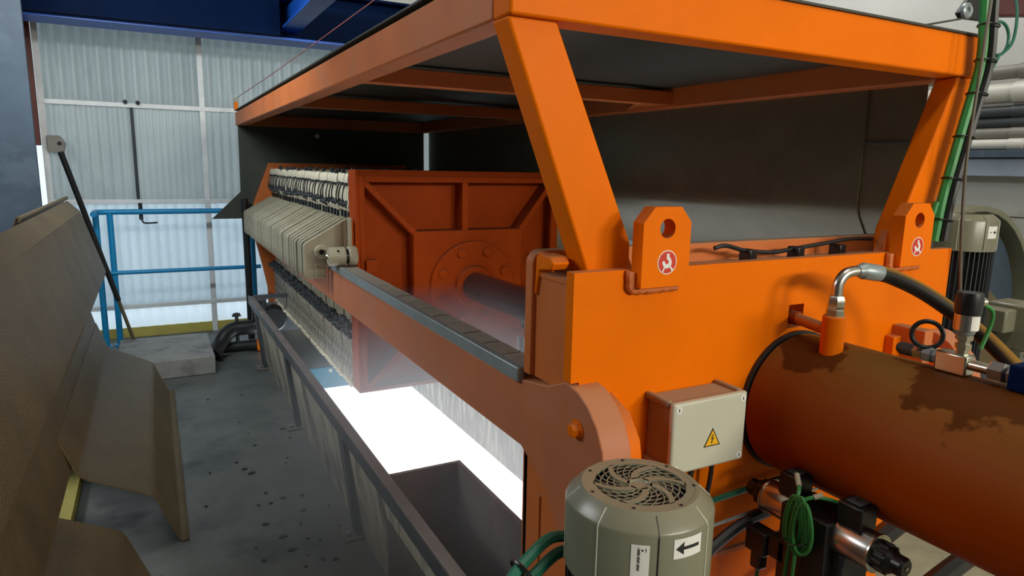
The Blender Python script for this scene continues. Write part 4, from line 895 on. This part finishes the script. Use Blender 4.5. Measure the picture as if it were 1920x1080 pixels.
MB().prism([(0.485, 0.30), (0.555, 0.30), (0.545, 0.325), (0.52, 0.33), (0.495, 0.325)], 'y', 5.585, 5.615).build('valve_handle', M_grub, bpz, bevel=0.004)
tag(MB().lathe((0.80, 5.75, 0.25), (0, -1, 0), [(0, 0), (0.10, 0), (0.11, 0.02), (0.11, 0.12), (0.09, 0.15), (0, .15)], 24).build('black_flange', M_rubber), 'round black pipe flange behind the trough post', 'flange')

# added haze volume imitating lens bloom above the lit pit
hz = MB().box(0.20, 1.84, 1.0, 3.95, -0.5, 1.0).build('bloom_haze', bpy.data.materials.new('bloom_haze'), smooth=False)
hm_ = hz.data.materials[0]; hm_.use_nodes = True; hm_.node_tree.nodes.clear()
_o = hm_.node_tree.nodes.new('ShaderNodeOutputMaterial'); _v = hm_.node_tree.nodes.new('ShaderNodeVolumeScatter')
_v.inputs['Color'].default_value = (0.78, 0.88, 1.0, 1); _v.inputs['Density'].default_value = 0.48; _v.inputs['Anisotropy'].default_value = 0.2
_n = hm_.node_tree; _t = _n.nodes.new('ShaderNodeTexCoord'); _m = _n.nodes.new('ShaderNodeMapping'); _m.vector_type = 'TEXTURE'
_m.inputs['Location'].default_value = (1.12, 2.35, 0.15); _m.inputs['Scale'].default_value = (0.95, 1.55, 0.88)
_l = _n.nodes.new('ShaderNodeVectorMath'); _l.operation = 'LENGTH'; _r = _n.nodes.new('ShaderNodeMapRange')
_r.inputs['From Min'].default_value = 1.0; _r.inputs['From Max'].default_value = 0.0; _r.inputs['To Max'].default_value = 1.5
_n.links.new(_t.outputs['Object'], _m.inputs[0]); _n.links.new(_m.outputs[0], _l.inputs[0]); _n.links.new(_l.outputs['Value'], _r.inputs['Value']); _n.links.new(_r.outputs[0], _v.inputs['Density'])
hm_.node_tree.links.new(_v.outputs[0], _o.inputs['Volume'])
hz['kind'] = 'stuff'; hz['label'] = 'pale bluish haze volume imitating lens bloom above the bright pit'; hz['category'] = 'haze'

# small dark chips of filter cake scattered on the floor
db = MB(); rd = random.Random(3)
for k in range(38):
    x = min(0.6, max(0.06, rd.gauss(0.42, 0.13))); y = rd.triangular(2.0, 4.9, 2.9); r_ = rd.uniform(0.004, 0.014); e_ = rd.uniform(0.5, 1.6); a = rd.uniform(0, 6.3)
    pts = [(x + r_*e_*math.cos(a+q*PI/3)*rd.uniform(.6, 1.2), y + r_*math.sin(a+q*PI/3)*rd.uniform(.6, 1.2)) for q in range(6)]
    db.prism(pts, 'z', 0.0, rd.uniform(0.002, 0.006))
db = db.build('floor_debris', M_rubber); db['kind'] = 'stuff'; db['label'] = 'small dark chips scattered over the grey walkway floor'; db['category'] = 'debris'
